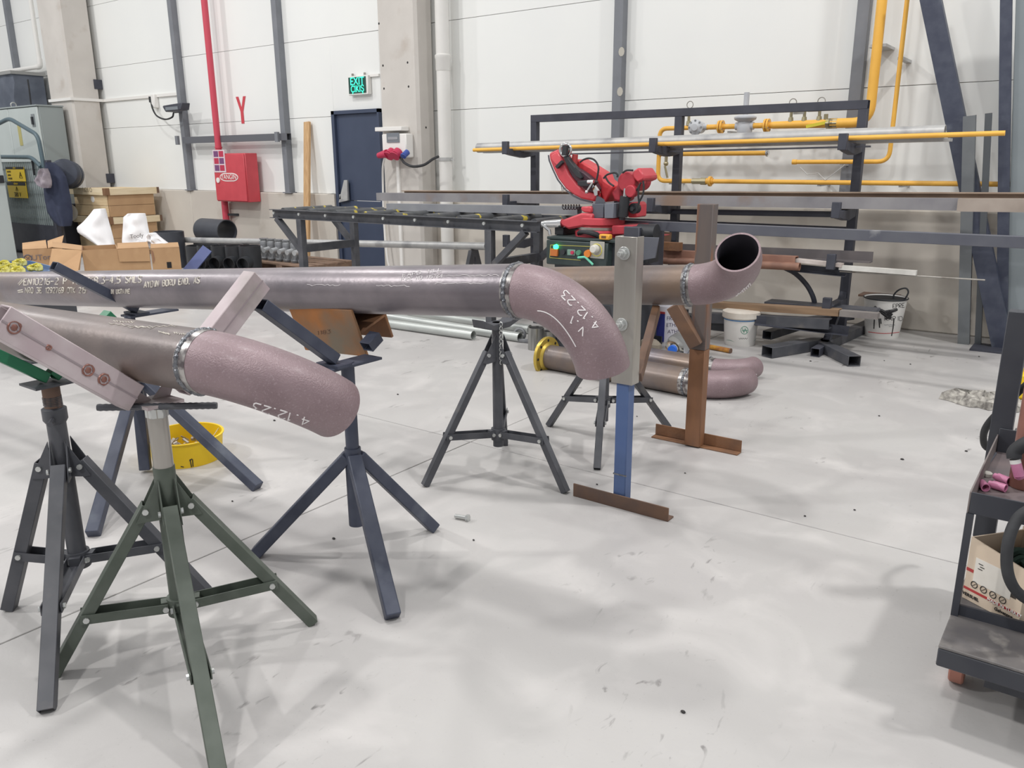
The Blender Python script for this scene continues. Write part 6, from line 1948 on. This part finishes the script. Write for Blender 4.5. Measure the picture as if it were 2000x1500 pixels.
# rag and yellow jug
rq = G(1925, 790)
rg3 = MB()
random.seed(21)
rs = []
n = 26
for s, zz in ((1, .002), (.95, .03), (.7, .05), (.4, .045), (.1, .06)):
    rs.append([rq + V((.2 * s * cos(k * 2 * pi / n) * (1 + .25 * sin(k * 2.3)), .11 * s * sin(k * 2 * pi / n) * (1 + .2 * cos(k * 3.1)), max(.001, zz + (random.uniform(-.02, .02) if zz > .01 else 0)))) for k in range(n)])
rg3.rings(rs); rg3.add(rs[0], [tuple(range(n))[::-1]]); rg3.add(rs[-1], [tuple(range(n))])
solo('rag', 'crumpled grey rag lying on the floor behind the cart post', 'rag', rg3, ragm)
yq = G(1992, 776)
yj = thing('yellow_jug', 'yellow plastic jug on the floor behind the cart', 'jug', yq)
part(yj, 'jug_body', MB().box((yq.x - .03, yq.y - .06, 0), (yq.x + .12, yq.y + .1, .15)), yellow, bevel=.015)
part(yj, 'jug_cap', MB().cyl(yq + V((.03, .02, .15)), yq + V((.03, .02, .2)), .03, n=14), red)

# ================================================================ CART
CT = .2
k0 = Z(1833, 1260, CT)
cxl, cyf = k0.x, k0.y
cxr = cxl + .75
cyb = 2.62
cart = thing('welding_cart', 'black welding cart with tray and caster wheels at the right edge', 'cart', (cxl + .3, 2.25, 0))
part(cart, 'deck', MB().box((cxl, cyf, CT - .008), (cxr, cyb, CT)), cartdeck, label='worn grey deck plate', bevel=.002)
part(cart, 'front_edge', MB().box((cxl, cyf, CT - .055), (cxr, cyf + .012, CT - .0085)), cartm, bevel=.003)
part(cart, 'side_edge', MB().box((cxl, cyf + .0125, CT - .055), (cxl + .012, cyb, CT - .0085)), cartm)
part(cart, 'under_frame', MB().box((cxl + .1, cyf + .05, CT - .10), (cxr, cyf + .10, CT - .009)), cartm)
part(cart, 'under_frame', MB().box((cxl + .1, cyb - .1, CT - .1), (cxr, cyb - .05, CT - .009)), cartm)
sy0 = Z(1862, 1203, CT).y
part(cart, 'deck_lip', MB().box((cxl + .002, sy0 + .012, CT), (cxr, sy0 + .02, CT + .028)), cartm)
def caster(x, y):
    w = part(cart, 'caster_wheel', MB().cyl((x - .017, y, .046), (x + .017, y, .046), .046, n=26), wheelm, bevel=.004)
    part(w, 'fork', MB().box((x - .024, y - .022, .04), (x - .020, y + .022, CT - .056)).box((x + .020, y - .022, .04), (x + .024, y + .022, CT - .056)).box((x - .03, y - .03, CT - .06), (x + .03, y + .03, CT - .056)), cartm)
    part(w, 'axle', MB().cyl((x - .028, y, .046), (x + .04, y, .046), .007, n=8), zinc)
wq = G(1860, 1352)
caster(wq.x, wq.y + .06)
caster(wq.x + .55, wq.y + .06)
caster(wq.x, cyb - .1)
caster(wq.x + .55, cyb - .1)
# tray
tf_ = A(1888, 958, sy0 + .01)
trz = tf_.z
tb2 = Z(1931, 846, trz)
tyf, tyb = tf_.y, tb2.y
txl, txr = cxl + .004, cxr - .1
hgt_ = .055
part(cart, 'tray_floor', MB().box((txl, tyf, trz - hgt_), (txr, tyb, trz - hgt_ + .004)), M('tray_floor_worn', (116, 104, 104), (98, 90, 92), rough=.55, scale=8))
part(cart, 'tray_front', MB().box((txl, tyf - .004, trz - hgt_), (txr, tyf, trz)), cartm, bevel=.001)
part(cart, 'tray_back', MB().box((txl, tyb, trz - hgt_), (txr, tyb + .004, trz + .02)), cartm, bevel=.001)
part(cart, 'tray_side', MB().box((txl - .004, tyf - .004, trz - hgt_), (txl, tyb + .004, trz)), M('tray_side_worn', (120, 112, 110), rough=.5), bevel=.001)
part(cart, 'front_upright', MB().box((txl - .004, tyf - .008, CT), (txl + .012, tyf + .008, trz - hgt_)), cartm)
bpx = A(1928, 1010, tyb + .03)
tpx = A(1968, 605, tyb + .03)
part(cart, 'rear_upright', MB().box((bpx.x - .028, tyb + .005, CT), (bpx.x + .028, tyb + .055, tpx.z)), cartm, bevel=.002)
part(cart, 'tray_ledge', MB().box((bpx.x + .03, tyb + .005, trz - .02), (txr, tyb + .1, trz + .0)), cartdeck)
# cups and rod in the tray
tz0 = trz - hgt_ + .0045
def cup(px_, py_, ang, label, ln=.032):
    q = Z(px_, py_, tz0 + .011)
    d = V((cos(ang), sin(ang), 0))
    t = thing('ceramic_cup', label, 'torch cup', q - V((0, 0, .011)), 'pink torch cups in the tray')
    part(t, 'cone', MB().pipe([q - d * ln * .5, q, q + d * ln * .5], .0108, .0082, n=20), pinkc)
    part(t, 'collar', MB().pipe([q + d * ln * .5, q + d * ln * .8], .008, .006, n=18), pinkc)
    return t
cup(1921, 948, radians(115), 'pink ceramic torch cup lying at the left of the cart tray')
cup(1952, 950, radians(160), 'pink ceramic torch cup lying nearest the tray front, right of the other cup')
cup(1960, 936, radians(150), 'pink ceramic torch cup lying behind the nearest cup in the tray')
q = Z(1928, 930, tz0)
solo('grey_knob', 'small grey ribbed knob lying in the cart tray', 'ring', MB().lathe([(.011, 0), (.012, .004), (.012, .009), (.009, .012), (0, .012)], q, n=16), M('cap_grey', (190, 188, 180), rough=.5))  # loose ribbed knob, closed on top
q0, q1 = Z(1920, 922, tz0 + .003), Z(1945, 885, tz0 + .003)
solo('thin_rod', 'thin dull rod lying lengthwise in the cart tray', 'rod', MB().cyl(q0, q1, .003, n=8), tubegrey)
# carton on the deck
P0, P1 = Z(1879, 1166, CT + .001), Z(1988, 1224, CT + .001)
dv = (P1 - P0); W_ = dv.length; dv.normalize()
dn = V((-dv.y, dv.x, 0))
if dn.y < 0:
    dn = -dn
zt2 = CT + .20
D_ = .2
for zz in range(40):
    zt2 = CT + .08 + zz * .004
    if CC is None:
        break
    v_ = P0 + V((0, 0, zt2 - CT))
    yy = 750 - FPX * ((v_ - CC).dot(CU) / (v_ - CC).dot(CF))
    if yy < 1050:
        break
H_ = zt2 - CT
cb = thing('printed_carton', 'cream printed carton with red stripes on the lower deck of the cart', 'box', (P0 + P1) / 2)
cream = M('carton_cream', (216, 198, 178), (208, 190, 168), rough=.8, scale=6)
th = .004
def wallp(a, b, n_, h0, h1):
    m = MB().plate([a, b, b + V((0, 0, h1)), a + V((0, 0, h0))], n_ * th)
    return m
part(cb, 'front_wall', wallp(P0, P1, dn, H_, H_ * .86), cream)
part(cb, 'back_wall', wallp(P0 + dn * (D_ - th), P1 + dn * (D_ - th), dn, H_ * .95, H_ * 1.0), cream)
part(cb, 'left_wall', MB().plate([P0 + dn * th, P0 + dn * (D_ - th), P0 + dn * (D_ - th) + V((0, 0, H_ * .9)), P0 + dn * th + V((0, 0, H_))], dv * th), cream)
part(cb, 'right_wall', MB().plate([P1 + dn * th, P1 + dn * (D_ - th), P1 + dn * (D_ - th) + V((0, 0, H_)), P1 + dn * th + V((0, 0, H_ * .86))], -dv * th), cream)
part(cb, 'bottom', MB().plate([P0 + dn * th, P1 + dn * th, P1 + dn * (D_ - th), P0 + dn * (D_ - th)], V((0, 0, .003))), card)
def onf(s, h, lift=.0006):      # s along the front wall 0..1, h height 0..1
    return P0 + dv * (W_ * s) + V((0, 0, H_ * h)) - dn * lift
def fbox(s0, s1, h0, h1):
    return MB().plate([onf(s0, h0), onf(s1, h0), onf(s1, h1), onf(s0, h1)], dn * .0005)
part(cb, 'red_stripe', fbox(0, 1, .16, .20), inkred)
part(cb, 'red_stripe', fbox(0, .13, .46, .51), inkred)
lbl = part(cb, 'paper_label', fbox(.14, .8, .33, .72), M('label_grey_white', (226, 222, 214), (214, 208, 198), rough=.7, scale=10), label='faded paper label')
for k in range(4):
    c_ = onf(.18 + k * .17, .29 - k * .005, .0012)
    part(cb, 'round_symbol', MB().torus(c_, dn, .0085, .0011, n=16, m=4).bar(c_ - dv * .004 - V((0, 0, .004)), c_ + dv * .004 + V((0, 0, .004)), .0008, .0025, up=dn), inkblack)
lettering(cb, 'lettering', 'VERSUEL', .012, onf(.15, .085, .0009), dv, (0, 0, 1), inkblack)
lettering(cb, 'lettering', 'MADE IN TURKEY', .0115, onf(.74, .18, .0012), dv, (0, 0, 1), white)
lettering(cb, 'lettering', 'Galvatore', .012, onf(.74, .095, .0009), dv, (0, 0, 1), inkblack)
bars = MB()
for k in range(12):
    x_ = .80 + k * .008
    bars.plate([onf(x_, .38, .0009), onf(x_ + (.005 if k % 3 else .003), .38, .0009), onf(x_ + (.005 if k % 3 else .003), .44, .0009), onf(x_, .44, .0009)], dn * .0003)
part(cb, 'barcode', bars, inkblack)
pm_ = MB()
for s, h in ((.2, .64), (.23, .6), (.2, .56)):
    pm_.plate([onf(s, h, .0012), onf(s + .08, h, .0012), onf(s + .08, h + .012, .0012), onf(s, h + .012, .0012)], dn * .0003)
part(lbl, 'small_print', pm_, inkblack)
gc_ = (P0 + P1) / 2 + dn * .1 + V((0, 0, H_ * .62))
gm_ = MB()
random.seed(3)
for k in range(7):
    a = gc_ + V((random.uniform(-.06, .05), random.uniform(-.04, .05), random.uniform(-.03, .0)))
    gm_.tube(smooth_path([a, a + V((.03, .03, .02)), a + V((.07, .02, .0)), a + V((.05, -.04, -.02))]), .011, n=8)
solo('work_gloves', 'dark green crumpled gloves stuffed into the printed carton', 'gloves', gm_, M('glove_green', (52, 76, 66), (40, 58, 52), rough=.8, scale=20), kind='thing')
# hoses, torch and gas bottle
hm2 = [Dp(2030, 985, 1.85), Dp(1990, 1010, 1.84), Dp(1970, 1055, 1.83), Dp(1967, 1110, 1.83), Dp(1982, 1150, 1.83), Dp(2015, 1175, 1.84), Dp(2050, 1180, 1.84)]
solo('welding_hose', 'thick black hose looping over the front of the printed carton', 'hose', MB().tube(smooth_path(hm2, 7), .0125, n=12), rubber)
hm3 = [Dp(2040, 720, 2.3), Dp(1990, 765, 2.36), Dp(1955, 800, 2.4), Dp(1930, 828, 2.45), Dp(1921, 850, 2.5), Dp(1925, 872, 2.55), Dp(1945, 880, 2.55)]
solo('welding_cable', 'black cable hanging from the upper right down behind the cart tray', 'cable', MB().tube(smooth_path(hm3, 7), .0105, n=10), rubber)
tr_ = thing('welding_torch', 'black welding torch with pink nozzle hanging at the right edge over the tray', 'torch', Dp(1986, 920, 2.02))
part(tr_, 'nozzle', MB().cyl(Dp(1984, 905, 2.02), Dp(1991, 930, 2.02), .0125, .0125, n=18).cyl(Dp(1991, 930, 2.02), Dp(1994, 935, 2.02), .0125, .008, n=18), pinkc, label='pink ceramic nozzle')
part(tr_, 'insulator', MB().cyl(Dp(1982, 897, 2.02), Dp(1984, 905, 2.02), .0125, n=18), white)
part(tr_, 'handle', MB().tube(smooth_path([Dp(1981, 896, 2.02), Dp(1982, 882, 2.02), Dp(2000, 868, 2.01), Dp(2040, 850, 2.0)], 5), .017, n=12), rubber)
gb = A(1992, 873, 2.36)
gt = thing('gas_bottle', 'slim rusty brown gas bottle standing in the cart at the right edge', 'gas bottle', (gb.x, 2.36, gb.z))
zb0, zb1 = trz - hgt_ + .005, A(1992, 712, 2.36).z
part(gt, 'bottle', MB().lathe([(.033, 0), (.035, .005), (.035, zb1 - zb0 - .03), (.02, zb1 - zb0), (.012, zb1 - zb0 + .02)], (gb.x + .022, 2.36, zb0), n=28), copper)
part(gt, 'valve', MB().cyl((gb.x + .022, 2.36, zb1 + .02), (gb.x + .022, 2.36, zb1 + .06), .016, n=10), red, label='red valve')
